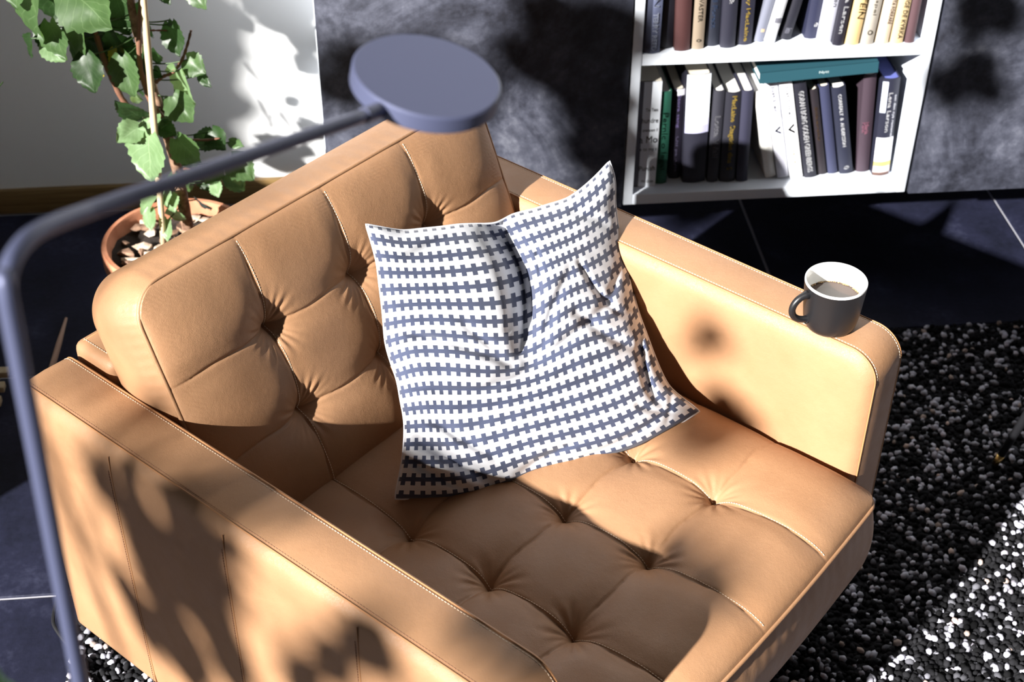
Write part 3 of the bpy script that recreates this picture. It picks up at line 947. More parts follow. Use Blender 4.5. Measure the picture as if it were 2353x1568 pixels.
def depth_at(x, y, axis, val):
    """distance along the sight line to a chair-space plane"""
    nrm = {'x': R45 @ np.array([1, 0, 0.]), 'y': R45 @ np.array([0, 1, 0.]), 'z': np.array([0, 0, 1.])}[axis]
    d = ray(x, y)
    return (val - CW @ nrm) / (d @ nrm)


dBL = depth_at(908, 1147, 'z', .432); dBR = depth_at(1607, 946, 'z', .437); dTL = depth_at(841, 516, 'x', .245); dTR = depth_at(1401, 371, 'x', .350)
u_, v_ = Q[:, 0], Q[:, 1]
base_d = dBL * (1 - u_) * (1 - v_) + dBR * u_ * (1 - v_) + dTL * (1 - u_) * v_ + dTR * u_ * v_
env = np.clip(16 * u_ * (1 - u_) * v_ * (1 - v_), 0, 1)
th_ = .082 * env ** .42


def sstep(a, b, x):
    t = np.clip((x - a) / (b - a), 0, 1); return t * t * (3 - 2 * t)


def crease(p0, p1, w, amp, bend=0.):
    """gaussian groove along a segment in uv"""
    p0 = np.array(p0); p1 = np.array(p1); dv = p1 - p0; l2 = dv @ dv
    t = np.clip(((u_ - p0[0]) * dv[0] + (v_ - p0[1]) * dv[1]) / l2, 0, 1)
    qx = p0[0] + dv[0] * t + bend * np.sin(np.pi * t) * (-dv[1]); qy = p0[1] + dv[1] * t + bend * np.sin(np.pi * t) * dv[0]
    d = np.hypot(u_ - qx, v_ - qy)
    return amp * np.exp(-(d / w) ** 2) * np.sin(np.pi * (.08 + .84 * t)) ** .6


uc = .505 - .03 * (v_ - .5)
valley = .058 * np.exp(-((u_ - uc) / .045) ** 2) * sstep(.42, .75, v_) + .018 * np.exp(-((u_ - uc - .02) / .12) ** 2) * sstep(.4, .8, v_)
dim = .020 * np.exp(-(((u_ - .5) / .10) ** 2 + ((v_ - .46) / .09) ** 2))
fr = -valley - dim
fr = -fr
for c_ in (((.02, .52), (.45, .47), .018, .007, .12), ((.5, .46), (.95, .62), .02, .006, -.1), ((.05, .40), (.48, .42), .014, .005, -.08), ((.52, .44), (.8, .3), .03, .005, 0),
           ((.02, .22), (.32, .02), .03, .016, .1), ((.0, .16), (.22, .03), .014, .008, 0), ((.05, .30), (.35, .12), .02, .007, .1), ((.98, .30), (.72, .55), .02, .008, 0),
           ((.98, .45), (.78, .72), .014, .006, .1), ((.93, .1), (.99, .4), .02, .010, .1), ((.60, .02), (.9, .07), .014, .006, 0), ((.40, .02), (.62, .10), .016, .006, 0),
           ((.46, .95), (.44, .6), .012, .006, .05), ((.56, .93), (.53, .55), .010, .006, -.04), ((.60, .85), (.54, .6), .010, .005, 0), ((.5, .97), (.48, .52), .008, .008, .03),
           ((.42, .5), (.3, .62), .02, .005, 0), ((.56, .5), (.72, .7), .025, .006, .1), ((.15, .9), (.35, .97), .02, .004, 0), ((.8, .93), (.95, .8), .02, .006, 0),
           ((.03, .62), (.2, .55), .014, .005, 0), ((.85, .15), (.97, .02), .012, .006, 0), ((.9, .03), (.99, .12), .010, .006, 0)):
    fr = fr + 1.5 * crease(*c_)
mi = np.sin(u_ * 43 + 5 * np.sin(v_ * 9)) * np.sin(v_ * 31 + 4 * np.sin(u_ * 7))
fr = fr + .0012 * mi * env ** .3
front_d = base_d - (th_ - fr * np.clip(env * 6, 0, 1) ** .5)
back_th = .040 * env ** .5
back_d = base_d + back_th - .5 * valley * 0
D_ = np.array([ray(x, y) for x, y in PXY])
VF = CW + D_ * front_d[:, None]; VB = CW + D_ * back_d[:, None]
# pull silhouette-side bulges outwards a little so the rim is a seam, then build both skins
n1 = NP + 1
idx = lambda i, j: i * n1 + j
rim = [i * n1 + j for i in range(n1) for j in range(n1) if i in (0, NP) or j in (0, NP)]
rimset = set(rim)
pc = VF.mean(0)
pil = empty('throw_pillow', tuple(pc)); tag(pil, 'square pillow with a dark blue comb pattern on white, leaning in the armchair', 'pillow')
verts = [tuple(p - pc) for p in VF]; bmap = {}
for k in range(n1 * n1):
    if k in rimset: bmap[k] = k
    else: bmap[k] = len(verts); verts.append(tuple(VB[k] - pc))
fs = []; uvs = []
for i in range(NP):
    for j in range(NP):
        q = (idx(i, j), idx(i + 1, j), idx(i + 1, j + 1), idx(i, j + 1))
        fs.append(q); uvs += [(Q[k][0], Q[k][1]) for k in q]
for i in range(NP):
    for j in range(NP):
        q = (idx(i, j), idx(i, j + 1), idx(i + 1, j + 1), idx(i + 1, j))
        fs.append(tuple(bmap[k] for k in q)); uvs += [(Q[k][0], Q[k][1]) for k in q]
me = bpy.data.meshes.new('pillow_cover'); me.from_pydata(verts, [], fs)
uvl = me.uv_layers.new(name='UVMap'); uvl.data.foreach_set('uv', np.array(uvs, np.float32).ravel())
me.update()
m = M['pillow'] = mat('comb_print_cotton', (.8, .8, .8), .85, spec=.2, sheen=.2)
tc = nd(m, 'ShaderNodeTexCoord'); sx = nd(m, 'ShaderNodeSeparateXYZ'); lk(m, tc.outputs['UV'], sx.inputs[0])


def mth(op, a, b=None):
    n = nd(m, 'ShaderNodeMath', operation=op)
    for k, v in enumerate((a, b)):
        if v is None: continue
        if isinstance(v, (int, float)): n.inputs[k].default_value = v
        else: lk(m, v, n.inputs[k])
    return n.outputs[0]


fu = mth('ABSOLUTE', mth('SUBTRACT', mth('FRACT', mth('MULTIPLY', sx.outputs[0], 29.0)), .5))
fv = mth('ABSOLUTE', mth('SUBTRACT', mth('FRACT', mth('ADD', mth('MULTIPLY', sx.outputs[1], 16.0), .35)), .5))
bar = mth('MULTIPLY', mth('LESS_THAN', fu, .23), mth('LESS_THAN', fv, .35))
lin = mth('LESS_THAN', fv, .125)
pat = mth('MAXIMUM', bar, lin)
mix = nd(m, 'ShaderNodeMixRGB'); lk(m, pat, mix.inputs[0]); mix.inputs[1].default_value = (.62, .63, .67, 1); mix.inputs[2].default_value = (.055, .066, .115, 1)
lk(m, mix.outputs[0], bsdf(m).inputs['Base Color'])
wv = noise(m, 1500, 2); lk(m, bump(m, wv.outputs['Fac'], .2, .0004).outputs[0], bsdf(m).inputs['Normal'])
link('pillow_cover', me, m, pil, True)
loopk = [idx(i, 0) for i in range(0, NP, 2)] + [idx(NP, j) for j in range(0, NP, 2)] + [idx(i, NP) for i in range(NP, 0, -2)] + [idx(0, j) for j in range(NP, 0, -2)]
m1 = MB(); m1.tube([VF[k] - pc for k in loopk], .0016, 6, closed=True); m1.build('edge_seam', mat('pillow_seam', (.7, .71, .76), .9), pil, True)

# ------------------------------------------------------------------ mug
MX, MY, MZ = 1.139, .031, AH + .0024
mug = empty('coffee_mug', (MX, MY, MZ)); tag(mug, 'charcoal mug with a white inside, standing on the far armrest', 'mug')
mh = .078
mb = MB()
mb.lathe([(0, 0), (.030, 0), (.0335, .0012), (.0365, .006), (.0385, .014), (.0405, .030), (.0425, .055), (.0437, mh - .004), (.0438, mh - .0035)], 64)
mb.build('mug_body', M['mug_out'], mug, True)
mb = MB()
mb.lathe([(.0438, mh - .0035), (.0438, mh - .001), (.0432, mh), (.0420, mh), (.0413, mh - .001), (.0400, mh - .02), (.0375, .016), (.033, .007), (0, .006)], 64)
mb.build('mug_lining', M['mug_in'], mug, True)
mb = MB()
hd = Vector((-.97, -.24, 0)).normalized()
hp = []
for k in range(25):
    a = math.radians(72 - 165 * k / 24)
    hp.append(hd * (.040 + .0245 * math.cos(a) - .000) + Vector((0, 0, .041 + .0215 * math.sin(a) * 1.02)))
hp = [hd * .0385 + Vector((0, 0, .0625))] + hp + [hd * .0375 + Vector((0, 0, .0175))]
mb.tube(hp, [.0072] + [.0056] * 1 + [.0050] * 23 + [.0056] + [.0072], 12)
mb.build('mug_handle', M['mug_out'], mug, True)
mb = MB(); cz = .047
ring = [(.0, cz)] + [(.0396 * t, cz) for t in (.3, .6, .85, .97)] + [(.0402, cz + .0006)]
mb.lathe(ring, 64); cf = mb.build('coffee', M['coffee'], mug, True)
mb = MB()
for k in range(120):
    a = rnd.uniform(0, 6.283); 
    if math.sin(a - .4) < -.35 and rnd.random() < .7: continue
    r_ = rnd.uniform(.0008, .0019); rr_ = .0396 - r_ * .6 - abs(rnd.gauss(0, .0007))
    vs = ico_v * np.array([r_, r_, r_ * .6]) + np.array([rr_ * math.cos(a), rr_ * math.sin(a), cz + .0004])
    mb.add(vs, ico_f.tolist())
tag(mb.build('froth', M['froth'], cf, True), kind='stuff')

# ------------------------------------------------------------------ floor lamp
RHO = .60


def on_pole(x, y, rho=RHO):
    d = ray(x, y); return Vector(CW + d * rho / math.hypot(d[0], d[1]))


pb = on_pole(167, 1480); pt_ = on_pole(27, 741)
dirp = (pt_ - pb).normalized()
foot = pb + dirp * (-(pb.z - .012) / dirp.z)
lamp = empty('floor_lamp', (foot.x, foot.y, .013)); tag(lamp, 'lavender-grey metal floor lamp with a disc head reaching over the armchair', 'floor lamp')
off = Vector((foot.x, foot.y, .013))
mb = MB(); mb.lathe([(0, 0), (.115, 0), (.119, .003), (.119, .010), (.115, .013), (0, .014)], 64)
mb.build('base', M['lamp'], lamp, 40)
HC = Vector(CW + ray(982, 171) * 1.065)            # centre of the disc's top face
toc = -Vector(ray(980, 183)); hn = (toc * .61 + Vector(RT) * .16 + Vector(UP) * .78).normalized()
HR = .0530; HT = .0134
q = hn.to_track_quat('Z', 'Y')
# arm joins the rim
j_px = Vector(CW + ray(858, 233) * 1.017)
jd = (j_px - HC); jd -= hn * jd.dot(hn); jd.normalize()
joint = HC + jd * (HR + .001) - hn * HT * .55
joint_out = joint + jd * .021
# top corner of the pole
P0 = foot; top = on_pole(-14, 600)
armv = (joint - top)
cor = []
A_ = on_pole(4, 672); Bm = top
bendA = on_pole(17.5, 691)
C1 = on_pole(-12, 590); C2v = joint
def bez(p0, p1, p2, n=14): return [p0 * (1 - t) ** 2 + p1 * 2 * t * (1 - t) + p2 * t * t for t in [k / n for k in range(n + 1)]]
exitp = Vector(CW + ray(215, 480) * ((top - Vector(CW)).length + .03))
dT = (bendA - Vector(CW)).length; dJ = (joint - Vector(CW)).length
bpx = [(14, 655), (19, 622), (33, 588), (61, 552), (98, 527), (143, 507), (204, 485)]
bend = [Vector(CW + ray(x, y) * (dT + (dJ - dT) * (x / 858) * 1.0)) for x, y in bpx]
cps = [foot.lerp(bendA, .9), bendA] + bend
sm = smooth_path(cps, 6)[6:]
path = [foot.lerp(bendA, k / 8) - off for k in range(8)] + [p - off for p in sm]
exitp = bend[-1]
path += [exitp.lerp(joint, k / 8) - off for k in range(1, 9)]
RP = .0047
mb = MB(); mb.tube(path, RP, 20); mb.build('pole', M['lamp'], lamp, True)
e1 = joint - (joint - exitp).normalized() * .020
mb = MB(); mb.tube([e1 - off, joint - off + jd * -.003], .0055, 20); mb.build('joint', M['lamp'], lamp, 40)
mb = MB(); pr = [(0, 0), (HR - .0015, 0), (HR, -.0015), (HR, -HT + .001), (HR - .001, -HT), (HR - .004, -HT), (HR - .004, -HT + .004), (0, -HT + .004)]
mb.lathe(pr, 96)
hd_o = mb.build('lamp_head', M['lamp'], lamp, 30); hd_o.location = HC - off; hd_o.rotation_mode = 'QUATERNION'; hd_o.rotation_quaternion = q
mb = MB(); mb.lathe([(0, -HT + .0035), (HR - .0045, -HT + .0035), (HR - .006, -HT + .001), (0, -HT + .001)], 64)
mb.build('diffuser', M['lamp_glass'], hd_o, True)
# cable: leaves the base and loops on the floor beside the rug
c0 = at(183, 1500, 2, .01)
cpx = [(205, 1600, .02), (188, 1545, .02), (178, 1500, .012), (150, 1475, .006), (128, 1445, .006), (122, 1425, .006), (127, 1395, .006), (136, 1365, .006), (150, 1330, .006), (190, 1250, .006)]
cp = [at(x, y, 2, z) for x, y, z in cpx]
cp = [foot + Vector((-.05, .12, .0))] + cp
cp2 = []
for i in range(len(cp) - 1):
    p0 = cp[max(i - 1, 0)]; p1 = cp[i]; p2 = cp[i + 1]; p3 = cp[min(i + 2, len(cp) - 1)]
    for k in range(6):
        t = k / 6
        cp2.append(.5 * ((2 * p1) + (-p0 + p2) * t + (2 * p0 - 5 * p1 + 4 * p2 - p3) * t * t + (-p0 + 3 * p1 - 3 * p2 + p3) * t ** 3))
cp2.append(cp[-1])
mb = MB(); mb.tube([p - off for p in cp2], .0032, 8); mb.build('cable', M['black_cable'], lamp, True)

# ------------------------------------------------------------------ plants
def leaf_mesh(Lg, Wd, fold, curl, seed, petiole=None):
    """heart-shaped, toothed leaf lying in xy, base at the origin, tip at +y"""
    r_ = random.Random(seed)
    nrow = 14; ncol = 4
    vs = []; uv = []; rows = []
    for i in range(nrow + 1):
        t = i / nrow
        w = (math.sin(math.pi * min(1, t * .93 + .06)) ** .75) * (1 - t) ** .30 * 1.28 if t < 1 else 0
        w = max(w, .0) * Wd / 2
        if t < 1: w *= 1 + (.07 if i % 2 else -.05) + r_.uniform(-.03, .03)
        row = []
        for j in range(-ncol, ncol + 1):
            s = j / ncol
            x = w * s
            back = -.16 * Lg * (1 - t) ** 3 * abs(s) ** 1.2 * (1 if t < .5 else 0)
            y = Lg * t + back + (Lg * .02 if (abs(j) == ncol and i % 2) else 0)
            z = abs(x) * fold - curl * Lg * t * t + .03 * Lg * math.sin(3 * t * math.pi + s * 2 + seed) * abs(s)
            z += .02 * Lg * math.sin(abs(s) * 6 + t * 9)
            row.append(len(vs)); vs.append((x, y, z)); uv.append((s * .5, t))
        rows.append(row)
    fs = [(rows[i][j], rows[i][j + 1], rows[i + 1][j + 1], rows[i + 1][j]) for i in range(nrow) for j in range(2 * ncol)]
    return vs, fs, uv


def add_leaf(parent, base, tip, width, matl, normal_hint, seed, stem=None, poff=Vector((0, 0, 0)), fold=.22, curl=.12):
    base = Vector(base); tip = Vector(tip)
    yv = (tip - base); Lg = yv.length; yv.normalize()
    z = Vector(normal_hint) - yv * Vector(normal_hint).dot(yv); z.normalize()
    x = yv.cross(z).normalized(); z = x.cross(yv)
    vs, fs, uv = leaf_mesh(Lg, width, fold, curl, seed)
    R = Matrix((x, yv, z)).transposed()
    me = bpy.data.meshes.new('leaf')
    V2 = [tuple(R @ Vector(v)) for v in vs]
    mats = [matl]
    nb = len(V2); F2 = list(fs); mi = [0] * len(fs)
    if stem is not None:
        sv = Vector(stem) - base
        if .004 < sv.length:
            mbx = MB(); mid_ = sv * .5 + Vector((0, 0, -.12 * sv.length))
            pts = bez(Vector((0, 0, 0)), mid_, sv, 6)
            mbx.tube(pts, .0013, 5)
            b_ = len(V2); V2 += mbx.v; F2 += [tuple(b_ + i for i in f) for f in mbx.f]; mi += [1] * len(mbx.f)
            mats.append(M['leaf_mid'])
    me.from_pydata(V2, [], F2)
    me.polygons.foreach_set('material_index', mi)
    ul = me.uv_layers.new(name='UVMap')
    uvv = uv + [(.3, .5)] * (len(V2) - nb)
    ul.data.foreach_set('uv', np.array([uvv[l.vertex_index] for l in me.loops], np.float32).ravel())
    me.update()
    o = link('leaf', me, mats, parent, True)
    o.location = base - poff
    return o


POT = Vector((.105, .885, 0))
plant = empty('potted_plant', POT); tag(plant, 'tall green-leaved houseplant in a terracotta pot behind the armchair', 'plant')
mb = MB(); PR = .148
mb.lathe([(0, .0), (.095, 0), (.100, .004), (.128, .195), (.131, .200), (.143, .203), (PR, .21), (PR, .243), (PR - .003, .247), (PR - .011, .247), (PR - .014, .243), (.128, .205), (.122, .19), (0, .19)], 64)
mb.build('pot', M['terracotta'], plant, 45)
nr = 40
vs = [(0, 0, .222)]; fs = []
for i in range(1, 13):
    for k in range(nr):
        a = 2 * math.pi * k / nr; r_ = .131 * i / 12
        vs.append((r_ * math.cos(a), r_ * math.sin(a), .216 + .006 * math.sin(a * 3 + i) + rnd.uniform(-.004, .004)))
for k in range(nr): fs.append((0, 1 + k, 1 + (k + 1) % nr))
for i in range(11):
    for k in range(nr):
        a_ = 1 + i * nr; k2 = (k + 1) % nr
        fs.append((a_ + k, a_ + nr + k, a_ + nr + k2, a_ + k2))
mb = MB(); mb.add(vs, fs); mb.build('soil', M['soil'], plant, True)
for k in range(64):
    a = rnd.uniform(0, 6.283); r_ = .118 * math.sqrt(rnd.random())
    s3 = np.array([rnd.uniform(.009, .024), rnd.uniform(.006, .015), rnd.uniform(.004, .009)])
    ang = rnd.uniform(0, 3.14)
    vv = ico_v * s3 * np.array([rnd.uniform(.6, 1.3) for _ in range(12)])[:, None]
    mb = MB(); c_, s_2 = math.cos(ang), math.sin(ang)
    mb.add([(x * c_ - y * s_2, x * s_2 + y * c_, z) for x, y, z in vv], ico_f.tolist())
    o = mb.build('bark_chip', M['chip'] if rnd.random() < .45 else M['bark'], plant)
    o.location = (r_ * math.cos(a), r_ * math.sin(a), .224 + rnd.uniform(0, .004))


def PY(x, y, Y=.90): return at(x, y, 1, Y)


def stem(pxs, Y, r0, r1, name, mt, zend=None):
    cp = [PY(x, y, Y) for x, y in pxs]
    sp_ = smooth_path(cp); n = len(sp_)
    mb = MB(); mb.tube([p - POT for p in sp_], [r0 + (r1 - r0) * k / (n - 1) + .0006 * math.sin(k * 2.1) for k in range(n)], 10)
    mb.build(name, mt, plant, True); return sp_


base_t = PY(432, 545, .90)
trunk = stem([(436, 560), (430, 515), (418, 450), (405, 380), (388, 320), (372, 268), (352, 205), (330, 130), (305, 30), (296, -60)], .90, .0125, .007, 'trunk', M['bark'])
stem([(388, 320), (330, 262), (290, 240), (262, 190), (240, 140), (215, 60), (190, -40)], .89, .0062, .0045, 'branch', M['twig'])
stem([(372, 268), (345, 230), (322, 150), (320, 60), (328, -60)], .87, .0055, .004, 'branch', M['twig'])
stem([(358, 190), (375, 176), (398, 166), (418, 138), (430, 105), (439, 70)], .88, .0034, .0022, 'branch', M['twig'])
stem([(398, 166), (415, 160), (440, 152), (452, 160)], .88, .0022, .0016, 'branch', M['twig'])
stem([(340, 70), (362, 70), (395, 70)], .88, .002, .0014, 'branch', M['twig'])
stem([(405, 385), (440, 390), (480, 380), (530, 365)], .90, .0034, .0020, 'branch', M['twig'])
stem([(388, 335), (425, 322), (470, 322), (505, 318)], .88, .0026, .0018, 'branch', M['twig'])
stk = [PY(377, 563, .83), PY(325, -60, .83)]
mb = MB(); mb.tube([stk[0].lerp(stk[1], k / 12) - POT for k in range(13)], [.0058 + (.0008 if k % 3 == 0 else 0) for k in range(13)], 12)
o = mb.build('bamboo_stake', M['bamboo'], plant, True)

LF = [  # base, tip, width px, lit or shaded tone, y plane
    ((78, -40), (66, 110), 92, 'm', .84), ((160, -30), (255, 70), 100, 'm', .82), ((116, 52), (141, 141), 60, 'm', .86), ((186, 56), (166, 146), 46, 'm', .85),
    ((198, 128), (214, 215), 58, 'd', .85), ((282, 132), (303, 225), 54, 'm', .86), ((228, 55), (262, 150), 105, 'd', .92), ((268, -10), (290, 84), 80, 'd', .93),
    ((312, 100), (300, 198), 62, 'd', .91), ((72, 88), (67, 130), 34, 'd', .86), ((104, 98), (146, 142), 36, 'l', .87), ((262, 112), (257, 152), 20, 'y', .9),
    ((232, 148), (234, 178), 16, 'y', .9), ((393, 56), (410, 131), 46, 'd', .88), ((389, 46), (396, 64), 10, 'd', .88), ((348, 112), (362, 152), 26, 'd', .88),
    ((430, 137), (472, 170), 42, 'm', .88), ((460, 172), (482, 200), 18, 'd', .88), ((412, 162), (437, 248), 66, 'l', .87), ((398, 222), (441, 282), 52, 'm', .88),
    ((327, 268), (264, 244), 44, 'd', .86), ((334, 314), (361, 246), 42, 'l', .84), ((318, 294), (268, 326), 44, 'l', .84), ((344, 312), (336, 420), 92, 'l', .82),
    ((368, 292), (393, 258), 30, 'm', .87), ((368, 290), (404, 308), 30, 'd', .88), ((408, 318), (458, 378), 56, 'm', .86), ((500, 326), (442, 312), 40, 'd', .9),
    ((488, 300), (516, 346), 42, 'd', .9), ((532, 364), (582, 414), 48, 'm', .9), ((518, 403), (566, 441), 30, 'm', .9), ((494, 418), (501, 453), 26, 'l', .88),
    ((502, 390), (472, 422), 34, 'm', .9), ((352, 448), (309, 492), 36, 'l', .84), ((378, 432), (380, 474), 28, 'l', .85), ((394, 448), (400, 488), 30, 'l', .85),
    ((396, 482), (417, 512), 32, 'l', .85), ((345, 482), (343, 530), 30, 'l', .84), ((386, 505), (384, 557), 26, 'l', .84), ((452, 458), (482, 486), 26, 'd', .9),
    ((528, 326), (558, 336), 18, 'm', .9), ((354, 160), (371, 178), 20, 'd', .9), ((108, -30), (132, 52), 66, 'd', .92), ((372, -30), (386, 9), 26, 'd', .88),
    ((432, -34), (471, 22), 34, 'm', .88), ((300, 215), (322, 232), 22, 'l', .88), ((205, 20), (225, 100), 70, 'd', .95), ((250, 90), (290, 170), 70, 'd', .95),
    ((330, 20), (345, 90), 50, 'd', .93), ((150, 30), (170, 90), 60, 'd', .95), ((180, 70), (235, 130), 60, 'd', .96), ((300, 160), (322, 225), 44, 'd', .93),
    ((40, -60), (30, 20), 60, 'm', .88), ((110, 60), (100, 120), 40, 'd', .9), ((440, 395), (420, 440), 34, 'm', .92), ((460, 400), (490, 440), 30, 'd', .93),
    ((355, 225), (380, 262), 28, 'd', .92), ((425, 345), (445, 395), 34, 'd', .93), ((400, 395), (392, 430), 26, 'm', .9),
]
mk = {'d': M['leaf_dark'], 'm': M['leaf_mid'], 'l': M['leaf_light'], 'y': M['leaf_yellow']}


def nearest_stem(p):
    best = min(trunk, key=lambda q: (q - p).length)
    return best


allstems = [list(trunk)]
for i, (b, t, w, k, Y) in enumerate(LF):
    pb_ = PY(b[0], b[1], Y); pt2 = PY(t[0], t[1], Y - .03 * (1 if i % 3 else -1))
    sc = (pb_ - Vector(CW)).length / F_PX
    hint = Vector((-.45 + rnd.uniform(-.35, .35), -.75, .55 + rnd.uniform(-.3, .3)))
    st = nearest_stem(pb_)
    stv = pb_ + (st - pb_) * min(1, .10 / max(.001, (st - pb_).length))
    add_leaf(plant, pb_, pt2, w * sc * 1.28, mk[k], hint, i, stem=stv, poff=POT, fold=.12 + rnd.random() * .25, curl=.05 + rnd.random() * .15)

# unseen leaves and twigs added past the left edge to shadow the white wall
for i, (x, y, w_, ang) in enumerate([(690, 20, .07, 1.2), (655, 50, .06, .4), (700, 90, .07, 1.9), (600, 20, .05, .8), (705, 150, .05, 2.2), (668, 235, .026, 2.3), (640, 60, .04, .2),
                                     (655, 345, .06, .1), (640, 375, .05, 2.8), (720, 300, .045, .6), (700, 350, .03, 2.0), (570, 60, .035, 1.0), (690, 385, .035, 1.2), (620, 10, .06, 1.5), (500, 60, .03, 2.4)]):
    tg = at(x, y, 1, 1.40); c = tg - SUN * (.92 + .05 * math.sin(i * 2.3))
    ax_ = Vector((math.cos(ang) * .7, -math.cos(ang) * .7, -math.sin(ang)))
    add_leaf(plant, c - ax_ * w_ * .6, c + ax_ * w_ * .6, w_ * .95, M['leaf_mid'], -SUN + Vector((.2, 0, .2)), 700 + i, stem=c - ax_ * w_ * .6 + Vector((.07, .03, .05)), poff=POT)
tw = [[(570, 150), (620, 215), (668, 290), (715, 360)], [(600, 230), (650, 330), (700, 400)], [(640, 260), (700, 330), (730, 360)]]
for pts in tw:
    cp = [at(x, y, 1, 1.40) - SUN * .95 for x, y in pts]
    mb = MB(); mb.tube([p - POT for p in smooth_path(cp)], .0028, 6); mb.build('branch', M['twig'], plant, True)

# added unseen shrub; leaves placed to throw shade on armrests, wall and cabinets
P2 = Vector((-2.6, -2.45, 0))
plant2 = empty('added_shade_shrub', P2); tag(plant2, 'added leafy shrub in a tall pot, unseen beyond the left opening, placed to cast dappled shade', 'plant')
mb = MB(); mb.lathe([(0, 0), (.13, 0), (.135, .004), (.16, .34), (.175, .345), (.178, .38), (.166, .382), (.158, .35), (0, .345)], 48)
mb.build('pot', M['terracotta'], plant2, 45)
mb = MB(); mb.lathe([(0, .352), (.156, .350)], 40); mb.build('soil', M['soil'], plant2, True)
tr2 = [P2 + Vector((.03 * math.sin(k * .8), .03 * math.cos(k), .34 + k * .17)) for k in range(17)]
mb = MB(); mb.tube([p - P2 for p in tr2], [.020 - .0009 * k for k in range(17)], 10); mb.build('trunk', M['bark'], plant2, True)
back = -SUN
shade = []     # (shadow centre, distance back towards the sun, leaf size)


def on_side(px_, py_):
    d = ray(px_, py_); nrm = R45 @ np.array([0, 1., 0]); return Vector(CW + d * (0 - CW @ nrm) / (d @ nrm))


side_pts = [(400, 1260, .07), (330, 1270, .06), (480, 1400, .07), (450, 1540, .07), (230, 1060, .03), (290, 1090, .05), (240, 1120, .045), (310, 1200, .065), (370, 1330, .085), (430, 1190, .07), (470, 1330, .085), (350, 1450, .07), (420, 1500, .08),
            (520, 1260, .06), (500, 1450, .08), (760, 1530, .06), (860, 1500, .07), (440, 1110, .045), (690, 1560, .06), (960, 1560, .06), (540, 1540, .07), (280, 1340, .035)]
for x, y, s in side_pts: shade.append((on_side(x, y), rnd.uniform(4.2, 4.9), s * 1.34))
top_pts = [(330, 950, .045), (400, 985, .045), (620, 1140, .05), (690, 1175, .04), (1120, 1420, .06), (1190, 1480, .065), (1235, 1530, .055), (230, 890, .025)]
for x, y, s in top_pts: shade.append((at(x, y, 2, AH), rnd.uniform(3.2, 3.9), s * .92))
door_pts = [(1330, 120, .12), (1370, 250, .12), (1290, 60, .09), (1400, 60, .11), (1395, 380, .10), (1320, 180, .09), (860, 170, .09), (790, 215, .07), (1010, 150, .08),
            (1420, 160, .09), (1440, 330, .09), (1220, 150, .08), (2170, 190, .08), (2230, 160, .08), (2200, 230, .07), (2260, 210, .06), (1100, 190, .09), (2300, 30, .09), (2240, 40, .08), (940, 180, .09), (1360, 460, .1), (1410, 250, .1)]
for x, y, s in door_pts: shade.append((at(x, y, 1, 1.0), 3.6 + rnd.uniform(-.2, .2), s))
for x, y, s in ((440, 70, .1), (500, 40, .09), (470, 160, .11), (520, 130, .08), (450, 260, .1), (505, 240, .09), (480, 340, .08), (540, 330, .06), (430, 390, .09)):
    shade.append((at(x, y, 1, 1.40), 3.6, s))
for x, y, s in ((1625, 775, .045), (1600, 800, .035), (1665, 790, .035), (1650, 930, .07), (1690, 985, .07)):
    d = ray(x, y); nrm = R45 @ np.array([0, 1., 0]); shade.append((Vector(CW + d * (.79 - CW @ nrm) / (d @ nrm)), 4.2, s))
for i, (tgt, dist, s) in enumerate(shade):
    c = tgt + back * dist
    axis = Vector((rnd.uniform(-1, 1), rnd.uniform(-1, 1), -rnd.uniform(.2, 1)))
    axis = (axis - back * axis.dot(back) * .7).normalized()
    ln_ = s * 1.35
    st = min(tr2, key=lambda q_: (q_ - c).length)
    add_leaf(plant2, c - axis * ln_ / 2, c + axis * ln_ / 2, s * 1.1, M['leaf_mid'] if i % 2 else M['leaf_dark'], back + Vector((rnd.uniform(-.4, .4), rnd.uniform(-.4, .4), rnd.uniform(-.3, .3))),
             100 + i, stem=st, poff=P2)
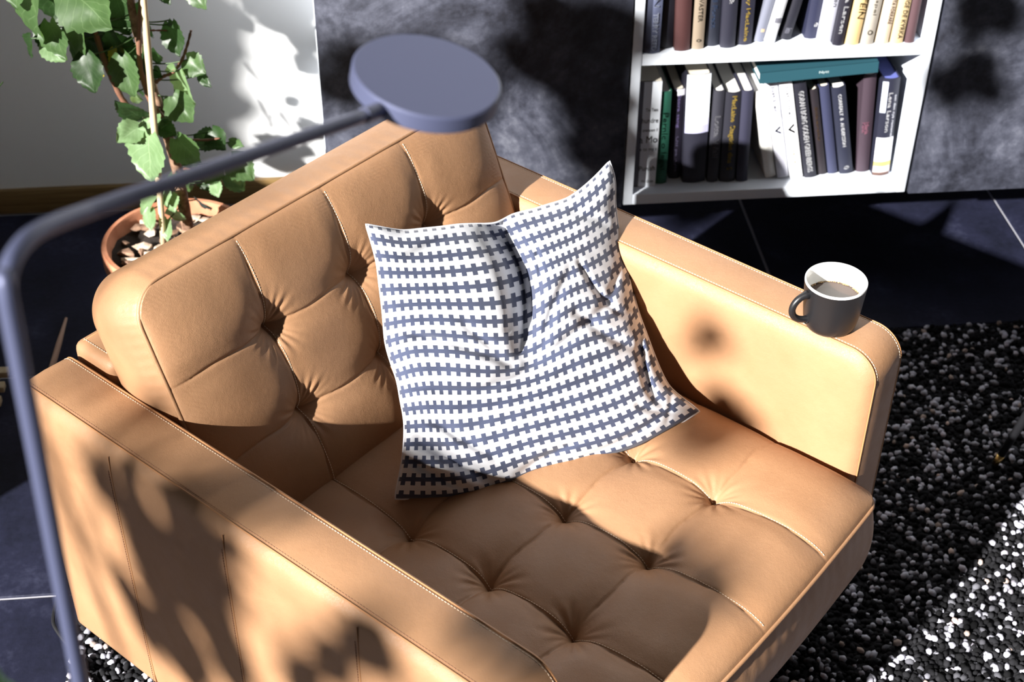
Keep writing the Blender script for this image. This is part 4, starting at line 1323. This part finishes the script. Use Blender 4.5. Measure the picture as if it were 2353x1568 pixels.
# small plant close to the camera: one blurred leaf shows in the bottom left corner
P3 = Vector((.10, -1.50, .016))
plant3 = empty('leafy_plant', P3); tag(plant3, 'blurred dark green leafy plant close to the camera in the bottom left corner', 'plant')
mb = MB(); mb.lathe([(0, 0), (.08, 0), (.085, .004), (.10, .18), (.108, .185), (.108, .21), (.10, .212), (.094, .18), (0, .178)], 40); mb.build('pot', M['terracotta'], plant3, 45)
mb = MB(); mb.lathe([(0, .184), (.093, .183)], 40); mb.build('soil', M['soil'], plant3, True)
cl = Vector(CW + ray(-30, 1560) * .62) - P3
mb = MB(); st3 = [Vector((0, 0, .18)), Vector((.0, .0, .6)), Vector((-.02, .01, 1.1)), cl + Vector((-.05, -.02, .02))]
mb.tube(smooth_path(st3), .005, 8); mb.build('stem', M['twig'], plant3, True)
for k, (dx, dy, dz, ex, ey, ez, w_) in enumerate(((-.04, -.01, .02, .013, -.003, -.008, .030), (-.05, -.02, .02, -.10, .02, -.02, .05), (-.06, -.03, .02, -.12, -.06, -.03, .05), (-.08, -.04, -.1, -.14, -.05, -.16, .05))):
    add_leaf(plant3, P3 + cl + Vector((dx, dy, dz)), P3 + cl + Vector((ex, ey, ez)), w_, M['leaf_dark'], (0, -.5, .8), 333 + k, stem=P3 + st3[3] if k < 3 else P3 + cl + Vector((-.06, -.03, -.08)), poff=P3)

# ------------------------------------------------------------------ small things at the frame's edges
rack = empty('slatted_rack', (-.44, .72, 0)); tag(rack, 'low slatted wooden rack on the floor at the left edge, behind the armchair', 'rack')
for i, yy in enumerate((-.043, .0, .046)):
    bevel_box('slat', (-.2, yy - .009, .020), (.196, yy + .011, .034), .002, M['pale_wood'], rack)
for xx in (-.17, .16): bevel_box('rail', (xx - .012, -.056, 0), (xx + .012, .060, .020), .002, M['pale_wood'], rack)
p0 = at(118, 850, 2, .02); p1 = at(152, 732, 2, .006)
rod = empty('wooden_stick', p0 * 1); tag(rod, 'thin pale wooden stick lying on the dark floor behind the armchair', 'stick')
mb = MB(); mb.tube([Vector((0, 0, 0)), (p1 - p0) * .5, (p1 - p0)], [.0065, .006, .003], 8); mb.build('shaft', mat('stick_wood', (.42, .27, .2), .6), rod, 40)

tl_ = at(2286, 1070, 2, .012)
tab = empty('side_table', (tl_.x + .26, tl_.y + .05, 0)); tag(tab, 'black side table, one brass-tipped leg showing at the right edge on the rug', 'table')
mb = MB(); mb.lathe([(0, .44), (.20, .44), (.205, .444), (.205, .456), (.20, .46), (0, .46)], 48); mb.build('tabletop', M['black_metal'], tab, 40)
for a in (180 + 10.9, 190.9 + 120, 190.9 + 240):
    ca, sa = math.cos(math.radians(a)), math.sin(math.radians(a))
    f0 = Vector((.265 * ca, .265 * sa, .014)); t0 = Vector((.12 * ca, .12 * sa, .44))
    mb = MB(); mb.tube([f0.lerp(t0, .05), t0], [.007, .012], 14); lg = mb.build('leg', M['black_metal'], tab, True)
    mb = MB(); mb.tube([f0, f0.lerp(t0, .052)], [.006, .0074], 14); b_ = mb.build('brass_tip', M['brass'], lg, True)
